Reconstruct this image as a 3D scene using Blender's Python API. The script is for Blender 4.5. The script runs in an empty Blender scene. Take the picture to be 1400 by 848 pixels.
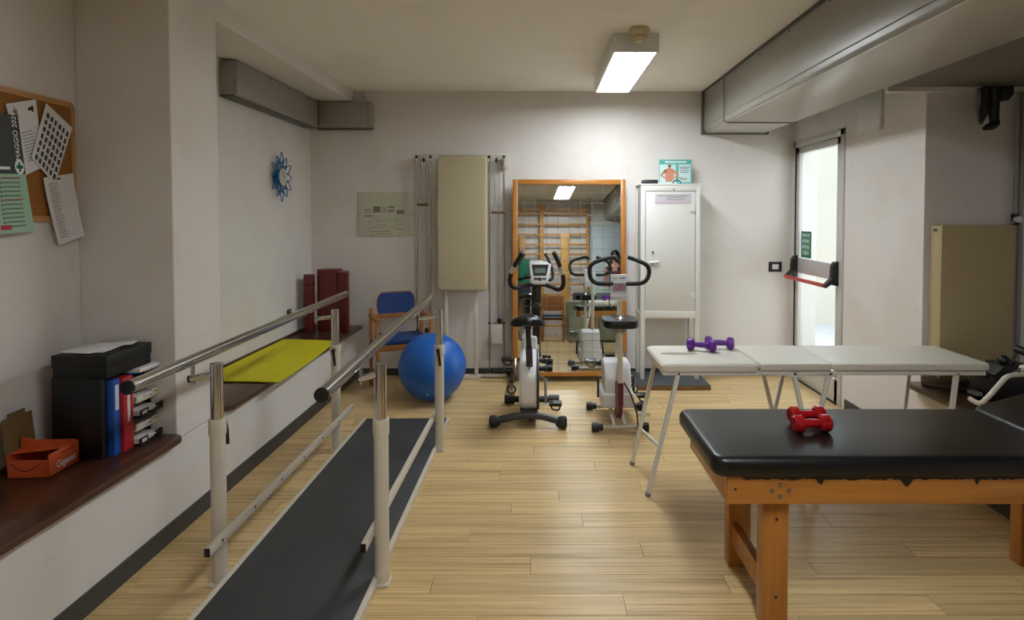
import bpy, bmesh, math, random
from mathutils import Vector, Matrix
random.seed(7)
S = bpy.context.scene
COL = S.collection
PI = math.pi

# ------------------------------------------------------------------ camera
FPX, CX, CY, TILT, EYE = 820.0, 739.0, 321.8, math.radians(1.8), 1.52
cam_d = bpy.data.cameras.new('camera')
cam = bpy.data.objects.new('camera', cam_d)
COL.objects.link(cam)
cam.location = (0, 0, EYE)
cam.rotation_euler = (PI / 2 - TILT, 0, 0)
cam_d.sensor_width = 36.0
cam_d.lens = FPX / 1400 * 36.0
cam_d.shift_x = (700 - CX) / 1400
cam_d.shift_y = -(424 - CY) / 1400
cam_d.clip_start = 0.02
S.camera = cam

# ------------------------------------------------------------------ light
LAMP_POWER = 24.0
w = bpy.data.worlds.new('world'); S.world = w; w.use_nodes = True
nt = w.node_tree; bg = nt.nodes['Background']
sky = nt.nodes.new('ShaderNodeTexSky'); sky.sky_type = 'NISHITA'
sky.sun_disc = False; sky.sun_elevation = math.radians(55); sky.sun_rotation = 0.0
hsv = nt.nodes.new('ShaderNodeHueSaturation'); hsv.inputs['Saturation'].default_value = 0.45
nt.links.new(sky.outputs[0], hsv.inputs['Color']); nt.links.new(hsv.outputs[0], bg.inputs[0]); bg.inputs[1].default_value = 0.8
sun_d = bpy.data.lights.new('sun', 'SUN'); sun_d.energy = 7.5; sun_d.angle = 0.02
sun = bpy.data.objects.new('sun', sun_d); COL.objects.link(sun)
sun.rotation_euler = (math.radians(-35), 0, 0)
sun.location = (8, 4, 10)
vs = S.view_settings
vs.view_transform = 'Standard'; vs.look = 'None'; vs.gamma = 1.0; vs.exposure = 0.68
vs.use_curve_mapping = False

# ------------------------------------------------------------------ pixel -> place helpers
C0 = Vector((0, 0, EYE))
FW = Vector((0, math.cos(TILT), -math.sin(TILT)))
UP = Vector((0, math.sin(TILT), math.cos(TILT)))
def ray(x, y): return FW + Vector((1, 0, 0)) * ((x - CX) / FPX) + UP * ((CY - y) / FPX)
def oz(x, y, z=0.0):
    d = ray(x, y); return C0 + d * ((z - EYE) / d.z)
def ox(x, y, X):
    d = ray(x, y); return C0 + d * (X / d.x)
def oy(x, y, Y):
    d = ray(x, y); return C0 + d * (Y / d.y)

# ------------------------------------------------------------------ materials
def lin(c):
    f = lambda v: v / 12.92 if v <= .04045 else ((v + .055) / 1.055) ** 2.4
    return tuple(f(v / 255.0) for v in c) + (1.0,)
MATS = {}
def mat(name, rgb, rough=.5, metal=0.0, var=0.0, scale=(6, 6, 6), rgb2=None, bump=0.0, bscale=60, emit=0.0, coat=0.0, alpha=1.0, spec=.5):
    if name in MATS: return MATS[name]
    m = bpy.data.materials.new(name); m.use_nodes = True
    N = m.node_tree.nodes; L = m.node_tree.links; b = N['Principled BSDF']
    c1 = lin(rgb); b.inputs['Base Color'].default_value = c1
    b.inputs['Roughness'].default_value = rough; b.inputs['Metallic'].default_value = metal
    b.inputs['Specular IOR Level'].default_value = spec
    b.inputs['Coat Weight'].default_value = coat
    tc = N.new('ShaderNodeTexCoord')
    if var or rgb2:
        mp = N.new('ShaderNodeMapping'); mp.inputs['Scale'].default_value = scale
        L.new(tc.outputs['Object'], mp.inputs['Vector'])
        nz = N.new('ShaderNodeTexNoise'); nz.inputs['Scale'].default_value = 1.0
        nz.inputs['Detail'].default_value = 6; nz.inputs['Roughness'].default_value = .6
        L.new(mp.outputs[0], nz.inputs['Vector'])
        rp = N.new('ShaderNodeValToRGB'); rp.color_ramp.elements[0].position = .32; rp.color_ramp.elements[1].position = .7
        c2 = lin(rgb2) if rgb2 else tuple(v * (1 - var) for v in c1[:3]) + (1,)
        rp.color_ramp.elements[0].color = c2; rp.color_ramp.elements[1].color = c1
        L.new(nz.outputs['Fac'], rp.inputs[0]); L.new(rp.outputs[0], b.inputs['Base Color'])
    if bump:
        n2 = N.new('ShaderNodeTexNoise'); n2.inputs['Scale'].default_value = bscale; n2.inputs['Detail'].default_value = 4
        L.new(tc.outputs['Object'], n2.inputs['Vector'])
        bp = N.new('ShaderNodeBump'); bp.inputs['Strength'].default_value = bump; bp.inputs['Distance'].default_value = .004
        L.new(n2.outputs['Fac'], bp.inputs['Height']); L.new(bp.outputs[0], b.inputs['Normal'])
    if emit:
        b.inputs['Emission Color'].default_value = c1; b.inputs['Emission Strength'].default_value = emit
    MATS[name] = m
    return m

def plank_mat():
    m = bpy.data.materials.new('floor_wood'); m.use_nodes = True
    N = m.node_tree.nodes; L = m.node_tree.links; b = N['Principled BSDF']
    tc = N.new('ShaderNodeTexCoord'); oi = N.new('ShaderNodeObjectInfo')
    ad = N.new('ShaderNodeVectorMath'); ad.operation = 'ADD'
    sc = N.new('ShaderNodeVectorMath'); sc.operation = 'SCALE'; sc.inputs[0].default_value = (37, 53, 11)
    L.new(oi.outputs['Random'], sc.inputs['Scale']); L.new(tc.outputs['Object'], ad.inputs[0]); L.new(sc.outputs[0], ad.inputs[1])
    mp = N.new('ShaderNodeMapping'); mp.inputs['Scale'].default_value = (1.3, 75, 1); L.new(ad.outputs[0], mp.inputs['Vector'])
    n1 = N.new('ShaderNodeTexNoise'); n1.inputs['Scale'].default_value = 1; n1.inputs['Detail'].default_value = 7; n1.inputs['Roughness'].default_value = .65
    L.new(mp.outputs[0], n1.inputs['Vector'])
    mp2 = N.new('ShaderNodeMapping'); mp2.inputs['Scale'].default_value = (1.0, 16, 1); L.new(ad.outputs[0], mp2.inputs['Vector'])
    n2 = N.new('ShaderNodeTexNoise'); n2.inputs['Scale'].default_value = 1; n2.inputs['Detail'].default_value = 3
    L.new(mp2.outputs[0], n2.inputs['Vector'])
    rp = N.new('ShaderNodeValToRGB'); e = rp.color_ramp.elements
    e[0].position = .27; e[0].color = lin((150, 121, 80)); e[1].position = .56; e[1].color = lin((228, 197, 142))
    k = e.new(.42); k.color = lin((207, 175, 121))
    L.new(n1.outputs['Fac'], rp.inputs[0])
    rp2 = N.new('ShaderNodeValToRGB'); e = rp2.color_ramp.elements
    e[0].position = .3; e[0].color = (.80, .78, .75, 1); e[1].position = .62; e[1].color = (1, 1, 1, 1)
    L.new(n2.outputs['Fac'], rp2.inputs[0])
    mx = N.new('ShaderNodeMix'); mx.data_type = 'RGBA'; mx.blend_type = 'MULTIPLY'; mx.inputs[0].default_value = 1
    L.new(rp.outputs[0], mx.inputs[6]); L.new(rp2.outputs[0], mx.inputs[7])
    hs = N.new('ShaderNodeHueSaturation')
    mr = N.new('ShaderNodeMapRange'); mr.inputs[3].default_value = .91; mr.inputs[4].default_value = 1.05
    L.new(oi.outputs['Random'], mr.inputs[0]); L.new(mr.outputs[0], hs.inputs['Value']); L.new(mx.outputs[2], hs.inputs['Color'])
    L.new(hs.outputs[0], b.inputs['Base Color'])
    b.inputs['Roughness'].default_value = .36
    bp = N.new('ShaderNodeBump'); bp.inputs['Strength'].default_value = .12; bp.inputs['Distance'].default_value = .002
    L.new(n1.outputs['Fac'], bp.inputs['Height']); L.new(bp.outputs[0], b.inputs['Normal'])
    return m

def plaster(name, rgb, stain, rough=.85):
    """painted plaster: base colour, large soft grime patches, small scuffs, fine relief"""
    m = bpy.data.materials.new(name); m.use_nodes = True
    N = m.node_tree.nodes; L = m.node_tree.links; b = N['Principled BSDF']
    tc = N.new('ShaderNodeTexCoord')
    n1 = N.new('ShaderNodeTexNoise'); n1.inputs['Scale'].default_value = 1.7; n1.inputs['Detail'].default_value = 6; n1.inputs['Roughness'].default_value = .62
    L.new(tc.outputs['Object'], n1.inputs['Vector'])
    rp = N.new('ShaderNodeValToRGB'); e = rp.color_ramp.elements
    e[0].position = .28; e[0].color = lin(stain); e[1].position = .5; e[1].color = lin(rgb)
    L.new(n1.outputs['Fac'], rp.inputs[0])
    n3 = N.new('ShaderNodeTexNoise'); n3.inputs['Scale'].default_value = 9; n3.inputs['Detail'].default_value = 3
    L.new(tc.outputs['Object'], n3.inputs['Vector'])
    r3 = N.new('ShaderNodeValToRGB'); e = r3.color_ramp.elements
    e[0].position = .25; e[0].color = (.86, .84, .81, 1); e[1].position = .34; e[1].color = (1, 1, 1, 1)
    L.new(n3.outputs['Fac'], r3.inputs[0])
    mx = N.new('ShaderNodeMix'); mx.data_type = 'RGBA'; mx.blend_type = 'MULTIPLY'; mx.inputs[0].default_value = .35
    L.new(rp.outputs[0], mx.inputs[6]); L.new(r3.outputs[0], mx.inputs[7]); L.new(mx.outputs[2], b.inputs['Base Color'])
    n2 = N.new('ShaderNodeTexNoise'); n2.inputs['Scale'].default_value = 45; n2.inputs['Detail'].default_value = 4
    L.new(tc.outputs['Object'], n2.inputs['Vector'])
    bp = N.new('ShaderNodeBump'); bp.inputs['Strength'].default_value = .12; bp.inputs['Distance'].default_value = .004
    L.new(n2.outputs['Fac'], bp.inputs['Height']); L.new(bp.outputs[0], b.inputs['Normal'])
    b.inputs['Roughness'].default_value = rough
    return m

def glass_mat(name, tint=(235, 240, 240), gloss=.08):
    m = bpy.data.materials.new(name); m.use_nodes = True
    N = m.node_tree.nodes; L = m.node_tree.links; N.remove(N['Principled BSDF'])
    t = N.new('ShaderNodeBsdfTransparent'); t.inputs[0].default_value = lin(tint)
    g = N.new('ShaderNodeBsdfGlossy'); g.inputs['Roughness'].default_value = .03
    fr = N.new('ShaderNodeMixShader'); fr.inputs[0].default_value = gloss
    L.new(t.outputs[0], fr.inputs[1]); L.new(g.outputs[0], fr.inputs[2]); L.new(fr.outputs[0], N['Material Output'].inputs[0])
    return m

WALL = plaster('wall_plaster', (226, 221, 216), (219, 212, 204))
CEIL = plaster('ceiling_plaster', (246, 242, 232), (240, 234, 222))
PLANK = plank_mat()
SUBFLOOR = mat('subfloor', (72, 54, 36), .9)
BASE = mat('baseboard_vinyl', (66, 66, 66), .45, var=.2)
DUCT = mat('duct_paint', (158, 155, 146), .32, var=.06, scale=(2, 2, 2))
DUCTDK = mat('duct_edge', (88, 86, 80), .4)
SILL = mat('sill_wood', (92, 56, 34), .38, rgb2=(60, 34, 20), scale=(24, 3, 24), coat=.25)
WHITE = mat('white_paint', (226, 226, 220), .35)
CREAM = mat('cream_paint', (214, 206, 190), .38)
ALU = mat('door_aluminium', (206, 204, 200), .35, .25)
CHROME = mat('chrome', (205, 205, 205), .14, 1.0)
STEEL = mat('steel', (165, 165, 165), .3, 1.0)
BLACK = mat('black_plastic', (22, 22, 23), .42)
RUBBER = mat('black_rubber', (28, 28, 29), .7, bump=.2, bscale=200)
VINYL = mat('black_vinyl', (14, 14, 15), .33, bump=.1, bscale=140)
OAK = mat('orange_wood', (192, 128, 54), .38, rgb2=(170, 108, 43), scale=(30, 30, 3), coat=.2)
OAKX = mat('orange_wood_long', (192, 128, 54), .38, rgb2=(170, 108, 43), scale=(3, 30, 30), coat=.2)
BEECH = mat('beech_wood', (174, 112, 54), .42, rgb2=(148, 92, 42), scale=(20, 20, 4))
BARWOOD = mat('wallbar_wood', (214, 160, 92), .45, rgb2=(188, 132, 70), scale=(3, 18, 18))
DKGREY = mat('dark_grey_board', (64, 66, 68), .55, var=.12, scale=(3, 3, 3))
YELLOW = mat('yellow_foam', (214, 206, 8), .75, bump=.15, bscale=160)
BLUEF = mat('blue_fabric', (34, 62, 118), .85, bump=.3, bscale=300)
BALL = mat('blue_ball', (26, 98, 190), .36, bump=.05, bscale=90)
REDV = mat('dark_red_vinyl', (104, 26, 24), .45, var=.12)
BEIGE = mat('beige_vinyl', (190, 178, 146), .5, var=.06, scale=(3, 3, 3), bump=.06)
PADW = mat('white_vinyl', (222, 218, 206), .38, var=.03)
PAPER = mat('paper', (226, 224, 226), .8)
CARD = mat('brown_card', (112, 90, 56), .85)
ORANGE = mat('orange_card', (196, 80, 30), .6)
BLUEB = mat('blue_binder', (28, 84, 176), .45)
REDB = mat('red_binder', (186, 34, 44), .45)
BLKBOX = mat('black_box', (12, 12, 13), .5)
TRAYB = mat('tray_beige', (214, 206, 182), .4)
CORK = mat('cork', (164, 110, 52), .9, rgb2=(142, 90, 38), scale=(70, 70, 70))
CORKF = mat('cork_frame_wood', (186, 140, 88), .5)
PURPLE = mat('purple_vinyl', (108, 36, 150), .35)
REDD = mat('red_vinyl', (168, 16, 24), .22, coat=.4)
RADIATOR = mat('radiator_cream', (180, 162, 120), .42)
MAROON = mat('maroon_plastic', (98, 26, 42), .35)
WPLAST = mat('white_plastic', (228, 228, 232), .3)
GREYP = mat('grey_plastic', (124, 126, 128), .5)
LCD = mat('lcd', (108, 130, 122), .25)
INK = mat('ink', (70, 70, 74), .8)
PALEINK = mat('pale_ink', (150, 148, 150), .8)
PINK = mat('pink_print', (216, 120, 150), .6)
TEAL = mat('teal_print', (84, 176, 170), .6)
PALETEAL = mat('pale_teal_print', (196, 224, 222), .6)
SKINP = mat('printed_skin', (206, 136, 108), .6)
GREENS = mat('sign_green', (20, 120, 82), .5)
WHITEI = mat('white_ink', (238, 240, 238), .6)
REDBAR = mat('red_bar', (190, 66, 58), .4)
CALBLACK = mat('calendar_black', (40, 42, 42), .5)
CALGREEN = mat('calendar_green', (160, 200, 172), .6)
BLUEM = mat('blue_metal', (24, 110, 168), .35, .2)
CLOCKW = mat('clock_face', (196, 190, 176), .5)
DETECT = mat('detector_cream', (206, 190, 150), .5)
LIGHT = mat('lamp_diffuser', (243, 250, 255), .5, emit=LAMP_POWER)
MIRROR = mat('mirror_silver', (226, 232, 230), .015, 1.0)
GRIDL = mat('mirror_grid', (112, 116, 110), .6)
GLASS = glass_mat('door_glass')
EXTW = plaster('exterior_render', (190, 180, 164), (182, 171, 152))
EXTG = mat('exterior_paving', (196, 194, 188), .8, var=.15)

# ------------------------------------------------------------------ mesh helpers
class MB:
    def __init__(s): s.bm = bmesh.new()
    def verts(s, pts): return [s.bm.verts.new(Vector(p)) for p in pts]
    def face(s, pts):
        vs_ = s.verts(pts); s.bm.faces.new(vs_); return s
    def box(s, lo, hi, bevel=0.0, seg=2, M=None):
        t = bmesh.new()
        x0, y0, z0 = lo; x1, y1, z1 = hi
        v = [t.verts.new(p) for p in ((x0, y0, z0), (x1, y0, z0), (x1, y1, z0), (x0, y1, z0), (x0, y0, z1), (x1, y0, z1), (x1, y1, z1), (x0, y1, z1))]
        for f in ((0, 3, 2, 1), (4, 5, 6, 7), (0, 1, 5, 4), (1, 2, 6, 5), (2, 3, 7, 6), (3, 0, 4, 7)): t.faces.new([v[i] for i in f])
        if bevel: bmesh.ops.bevel(t, geom=list(t.edges), offset=bevel, segments=seg, profile=.5, affect='EDGES')
        return s.add(t, M)
    def cbox(s, c, size, bevel=0.0, seg=2, M=None):
        c = Vector(c); h = Vector(size) * .5
        return s.box(c - h, c + h, bevel, seg, M)
    def add(s, t, M=None):
        if M is not None: bmesh.ops.transform(t, matrix=M, verts=t.verts)
        me = bpy.data.meshes.new('tmp'); t.to_mesh(me); t.free(); s.bm.from_mesh(me); bpy.data.meshes.remove(me); return s
    def tube(s, pts, r, n=12, cap=True, closed=False):
        pts = [Vector(p) for p in pts]; k = len(pts)
        rs = r if isinstance(r, (list, tuple)) else [r] * k
        rings = []; ref = None
        for i, p in enumerate(pts):
            if closed: d = (pts[(i + 1) % k] - pts[i - 1])
            else: d = (pts[min(i + 1, k - 1)] - pts[max(i - 1, 0)])
            d.normalize()
            if ref is None:
                ref = Vector((0, 0, 1)) if abs(d.z) < .9 else Vector((0, 1, 0))
            a = d.cross(ref).normalized(); b = a.cross(d).normalized(); ref = b
            rings.append([s.bm.verts.new(p + (a * math.cos(2 * PI * j / n) + b * math.sin(2 * PI * j / n)) * rs[i]) for j in range(n)])
        for i in range(k if closed else k - 1):
            A, B = rings[i], rings[(i + 1) % k]
            for j in range(n): s.bm.faces.new((A[j], A[(j + 1) % n], B[(j + 1) % n], B[j]))
        if cap and not closed:
            s.bm.faces.new(rings[0][::-1]); s.bm.faces.new(rings[-1])
        return s
    def rod(s, a, b, r, n=12): return s.tube([a, b], r, n)
    def bar(s, a, b, wx, wy, up=(0, 0, 1), bevel=0.0):
        a = Vector(a); b = Vector(b); d = b - a; L_ = d.length; d.normalize()
        up = Vector(up)
        if abs(d.dot(up)) > .98: up = Vector((0, 1, 0))
        x = d.cross(up).normalized(); y = x.cross(d).normalized()
        M = Matrix((x, d, y)).transposed().to_4x4(); M.translation = (a + b) / 2
        return s.cbox((0, 0, 0), (wx, L_, wy), bevel, 2, M)
    def lathe(s, prof, n=24, M=None):
        t = bmesh.new(); rings = []
        for r, z in prof:
            if r < 1e-6: rings.append([t.verts.new((0, 0, z))])
            else: rings.append([t.verts.new((r * math.cos(2 * PI * j / n), r * math.sin(2 * PI * j / n), z)) for j in range(n)])
        for A, B in zip(rings, rings[1:]):
            for j in range(n):
                q = [A[j % len(A)], A[(j + 1) % len(A)], B[(j + 1) % len(B)], B[j % len(B)]]
                q2 = []
                for v in q:
                    if v not in q2: q2.append(v)
                if len(q2) > 2: t.faces.new(q2)
        return s.add(t, M)
    def prism(s, poly, axis, lo, hi, bevel=0.0, seg=2, M=None):
        """poly in the two other axes (order x,y,z without axis)"""
        t = bmesh.new()
        def mk(p, h):
            q = list(p); q.insert(axis, h); return t.verts.new(q)
        A = [mk(p, lo) for p in poly]; B = [mk(p, hi) for p in poly]; n = len(poly)
        t.faces.new(A[::-1]); t.faces.new(B)
        for i in range(n): t.faces.new((A[i], A[(i + 1) % n], B[(i + 1) % n], B[i]))
        bmesh.ops.recalc_face_normals(t, faces=t.faces)
        if bevel: bmesh.ops.bevel(t, geom=[e for e in t.edges if len({v.co[axis] for v in e.verts}) == 1], offset=bevel, segments=seg, profile=.5, affect='EDGES')
        return s.add(t, M)
    def sphere(s, c, r, nu=24, nv=14, sc=(1, 1, 1), M=None):
        t = bmesh.new(); bmesh.ops.create_uvsphere(t, u_segments=nu, v_segments=nv, radius=r)
        bmesh.ops.scale(t, vec=sc, verts=t.verts); bmesh.ops.translate(t, vec=Vector(c), verts=t.verts)
        return s.add(t, M)
    def mesh(s, name, smooth=True, origin=None, ang=.6):
        bm = s.bm
        bmesh.ops.recalc_face_normals(bm, faces=bm.faces)
        if origin is not None: bmesh.ops.translate(bm, vec=-Vector(origin), verts=bm.verts)
        if smooth:
            for f in bm.faces: f.smooth = True
            for e in bm.edges:
                if len(e.link_faces) == 2 and e.calc_face_angle(0) > ang: e.smooth = False
        me = bpy.data.meshes.new(name); bm.to_mesh(me); bm.free(); return me

def round_rect(x0, z0, x1, z1, r, n=5):
    out = []
    for cx, cz, a0 in ((x1 - r, z1 - r, 0), (x0 + r, z1 - r, 90), (x0 + r, z0 + r, 180), (x1 - r, z0 + r, 270)):
        for i in range(n + 1):
            a = math.radians(a0 + 90 * i / n); out.append((cx + r * math.cos(a), cz + r * math.sin(a)))
    return out

def tag(o, label=None, cat=None, group=None, kind=None):
    if label: o['label'] = label
    if cat: o['category'] = cat
    if group: o['group'] = group
    if kind: o['kind'] = kind
    return o
ORIG = {}
def thing(name, loc, label, cat, group=None, rotz=0.0, matrix=None):
    o = bpy.data.objects.new(name, None); COL.objects.link(o); o.empty_display_size = .1
    o.location = loc; o.rotation_euler = (0, 0, rotz)
    if matrix is not None: o.matrix_world = matrix
    ORIG[o.name] = Vector((0, 0, 0)) if (rotz or matrix is not None) else Vector(loc)   # rotated things are built in local axes
    return tag(o, label, cat, group)
def part(name, mb, m, parent, label=None, smooth=True, ang=.6):
    org = ORIG[parent.name]
    o = bpy.data.objects.new(name, mb.mesh(name, smooth, org, ang)); COL.objects.link(o)
    o.data.materials.append(m); o.parent = parent; ORIG[o.name] = org
    if label: o['label'] = label
    return o
def single(name, mb, m, label, cat, group=None, kind=None, origin=None, smooth=True, ang=.6):
    org = Vector(origin) if origin is not None else Vector((0, 0, 0))
    o = bpy.data.objects.new(name, mb.mesh(name, smooth, org, ang)); COL.objects.link(o)
    o.location = org; o.data.materials.append(m); ORIG[o.name] = org
    return tag(o, label, cat, group, kind)
def structure(name, mb, m, label, cat, smooth=False): return single(name, mb, m, label, cat, kind='structure', smooth=smooth)
def link_copy(me, name, m, parent, loc, rot=(0, 0, 0)):
    o = bpy.data.objects.new(name, me); COL.objects.link(o); o.parent = parent; o.location = loc; o.rotation_euler = rot
    ORIG[o.name] = ORIG[parent.name]
    return o
def copy_thing(src, loc, rot, label, group=None):
    r = src.copy(); COL.objects.link(r); r.location = loc; r.rotation_euler = rot; r['label'] = label
    if group: r['group'] = group
    for ch in list(src.children):
        c = ch.copy(); COL.objects.link(c); c.parent = r
        for g in ch.children:
            d = g.copy(); COL.objects.link(d); d.parent = c
    return r
def text_part(name, txt, size, m, parent, origin, xdir, ydir, ext=.0006, align='LEFT', sx=1.0, label=None):
    cu = bpy.data.curves.new('text', 'FONT'); cu.body = txt; cu.size = size; cu.extrude = ext; cu.align_x = align
    to = bpy.data.objects.new('text', cu); COL.objects.link(to)
    bpy.context.view_layer.update()
    me = bpy.data.meshes.new_from_object(to.evaluated_get(bpy.context.evaluated_depsgraph_get()))
    bpy.data.objects.remove(to); bpy.data.curves.remove(cu)
    x = Vector(xdir).normalized() ; y = Vector(ydir).normalized(); z = x.cross(y)
    M = Matrix((x * sx, y, z)).transposed().to_4x4(); M.translation = Vector(origin) - ORIG[parent.name]
    me.transform(M); me.name = name
    o = bpy.data.objects.new(name, me); COL.objects.link(o); me.materials.clear(); me.materials.append(m); o.parent = parent
    ORIG[o.name] = ORIG[parent.name]
    if label: o['label'] = label
    return o
def rects(name, rl, m, parent, O, u, v, n, d=.0008):
    """flat print: thin rectangles (u0,v0,u1,v1) on a plane O + u,v, raised d along n"""
    O, u, v, n = Vector(O), Vector(u), Vector(v), Vector(n); b = MB()
    for (a, c, e, f) in rl: b.face([O + u * a + v * c + n * d, O + u * e + v * c + n * d, O + u * e + v * f + n * d, O + u * a + v * f + n * d])
    return part(name, b, m, parent, smooth=False)

# ================================================================== SETTING
D = 5.70; ZC = 2.70; RY = -0.75; XL, XR = -2.18, 2.39; BL, BR = -1.735, 2.36; NX = 3.40
floor = structure('floor', MB().box((-2.3, RY - .1, -.12), (3.5, D + .1, -.011)), SUBFLOOR, 'light wood-look plank floor of the therapy room', 'floor')
ORIG[floor.name] = Vector((0, 0, 0))
plank_meshes = {}
def plank_mesh(L_):
    k = round(L_, 2)
    if k not in plank_meshes:
        me = MB().box((0, 0, -.010), (k - .0022, .1278, 0)).mesh('floor_plank', False); me.materials.append(PLANK); plank_meshes[k] = me
    return plank_meshes[k]
yy = RY; row = 0
offs = [0.55, .13, .86, .34, 1.05, .68, .22, .95, .45, .78]
while yy < D - .02:
    x = BL - offs[row % 10] * 1.22 * .9
    while x < BR - .005:
        a = max(x, BL - .01); b = min(x + 1.22, BR + .03)
        if b - a > .06: link_copy(plank_mesh(b - a), 'floor_plank', PLANK, floor, (a, yy, 0))
        x += 1.22
    yy += .130; row += 1

structure('wall_back', MB().box((-2.4, D, -.1), (XR + .22, D + .2, 2.9)), WALL, 'off-white plaster back wall behind the mirror and bikes', 'wall')
structure('wall_left', MB().box((-2.4, RY - .2, -.1), (XL, D, 2.9)), WALL, 'off-white left wall holding the flower clock and notice board', 'wall')
structure('wall_left_bench', MB().box((XL, RY, -.02), (BL, D, .4495), .004), WALL, 'low white plastered bench wall along the left side', 'wall')
structure('wall_left_pillar', MB().box((XL, 2.83, .452), (BL, 3.24, ZC + .02), .006), WALL, 'square white plaster pillar between the two left niches', 'wall')
structure('ceiling', MB().box((-2.4, RY - .2, ZC), (XR + .22, D + .2, ZC + .15)), CEIL, 'flat cream ceiling carrying the fluorescent lamp', 'ceiling')
structure('ceiling_left_beam', MB().box((XL, 3.24, 2.59), (-1.765, D, ZC + .01), .01), WALL, 'dropped white ceiling beam above the left wall', 'ceiling')
structure('ceiling_left_niche', MB().box((XL, RY, 2.59), (-1.765, 2.83, ZC + .01), .01), WALL, 'dropped ceiling over the near left niche', 'ceiling')
# right wall with door opening (Y 4.72..5.665, z 0..2.215)
DY0, DY1, DZ = 4.72, 5.665, 2.215
structure('wall_right', MB().box((XR, 3.74, -.1), (NX, DY0, 2.9), .004), WALL, 'white plaster pillar wall between the glass door and radiator niche', 'wall')
structure('wall_right_lintel', MB().box((XR, DY0, DZ), (XR + .22, D, 2.9)), WALL, 'white wall strip above the glass door', 'wall')
structure('wall_right_jamb', MB().box((XR, DY1, -.1), (XR + .22, D, DZ)), WALL, 'narrow wall strip between glass door and back corner', 'wall')
structure('wall_right_niche', MB().box((NX, RY - .2, -.1), (NX + .2, 3.74, 2.9)), WALL, 'shaded rear wall of the right radiator niche', 'wall')
structure('wall_right_bench', MB().box((BR, RY, -.02), (NX, 3.74, .4495), .004), WALL, 'low white bench wall under the right niche board', 'wall')
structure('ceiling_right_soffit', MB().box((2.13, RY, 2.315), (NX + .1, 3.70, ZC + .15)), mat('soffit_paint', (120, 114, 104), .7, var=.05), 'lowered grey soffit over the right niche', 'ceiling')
structure('trim_1', MB().box((2.13, 3.70, 2.285), (NX, 3.74, ZC + .01)), WALL, 'slim downstand lip along the far edge of right soffit', 'trim')
structure('wall_rear', MB().box((-2.4, RY - .2, -.1), (3.6, RY, 2.9)), WALL, 'wall behind the camera with wall bars seen in mirror', 'wall')
structure('baseboard_left', MB().box((BL, RY, 0), (BL + .012, D, .088), .003), BASE, 'dark grey baseboard along the left bench', 'baseboard')
structure('baseboard_right', MB().box((BR - .012, RY, 0), (BR, 3.74, .088), .003), BASE, 'dark grey baseboard along the right bench', 'baseboard')
structure('baseboard_back', MB().box((BL + .012, D - .012, 0), (XR, D, .068), .003), BASE, 'dark baseboard along the back wall', 'baseboard')
structure('baseboard_right_pillar', MB().box((XR - .012, 3.74, 0), (XR, DY0 - .06, .088), .003), BASE, 'dark baseboard at foot of right pillar wall', 'baseboard')

def sill(name, x0, x1, y0, y1, side, label):
    """wooden bench board with a rounded nose and a thin upstand at the wall; side=+1 nose at +x"""
    b = MB(); z0, z1 = .452, .485; r = .05
    nx, wx = (x1, x0) if side > 0 else (x0, x1)
    poly = [(wx, y0), (nx - side * r, y0)]
    for i in range(7):
        a = PI / 2 * i / 6; poly.append((nx - side * r + side * r * math.sin(a), y0 + r - r * math.cos(a)))
    for i in range(7):
        a = PI / 2 * i / 6; poly.append((nx - side * r + side * r * math.cos(a), y1 - r + r * math.sin(a)))
    poly.append((wx, y1))
    b.prism(poly, 2, z0, z1, .008, 2)
    t = thing(name, ((x0 + x1) / 2, (y0 + y1) / 2, z0), label, 'shelf')
    part('board', b, SILL, t)
    part('back_lip', MB().box((min(wx, wx + side * .018), y0, z1), (max(wx, wx + side * .018), y1, z1 + .016), .004), SILL, t)
    return t
sill('bench_board', XL, -1.69, RY + .01, 2.829, 1, 'dark brown wooden board on the bench, carrying the black files')
sill('bench_board', XL, -1.69, 3.241, D - .001, 1, 'dark brown wooden board on the bench, under the yellow mat')
sill('bench_board', 2.28, NX, RY + .01, 3.739, -1, 'dark brown wooden board on the right bench, under the radiator')

# ---- glass door
door = thing('door_1', (XR, (DY0 + DY1) / 2, 0), 'white aluminium glass emergency door with panic bar', 'door'); door['kind'] = 'structure'
g = .055; xf0, xf1 = XR - .012, XR + .06
part('door_frame', MB().box((xf0, DY0, 0), (xf1, DY0 + g, DZ), .003).box((xf0, DY1 - g, 0), (xf1, DY1, DZ), .003).box((xf0, DY0, DZ - g), (xf1, DY1, DZ), .003), ALU, door)
ly0, ly1, lz1 = DY0 + g + .004, DY1 - g - .004, DZ - g - .004; sx0, sx1 = XR - .004, XR + .046; st = .058
lf = part('door_leaf', MB().box((sx0, ly0, .012), (sx1, ly0 + st, lz1), .003).box((sx0, ly1 - st, .012), (sx1, ly1, lz1), .003)
     .box((sx0, ly0, lz1 - st), (sx1, ly1, lz1), .003).box((sx0, ly0, .012), (sx1, ly1, .20), .003), ALU, door)
part('mid_rail', MB().box((sx0, ly0 + st, 1.0), (sx1, ly1 - st, 1.135), .003), mat('door_mid_rail', (196, 190, 188), .4, .1), door, 'pale grey middle rail')
part('glass_pane', MB().box((XR + .018, ly0 + st, 1.135), (XR + .024, ly1 - st, lz1 - st)), GLASS, door, smooth=False)
part('glass_pane', MB().box((XR + .018, ly0 + st, .20), (XR + .024, ly1 - st, 1.0)), GLASS, door, smooth=False)
part('gasket', MB().box((XR - .013, DY1 - g - .006, .0), (XR - .003, DY1 - g + .004, lz1)).box((XR - .013, ly0, .0), (XR - .003, ly1, .012)), BLACK, door, 'thin black seal')
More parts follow.
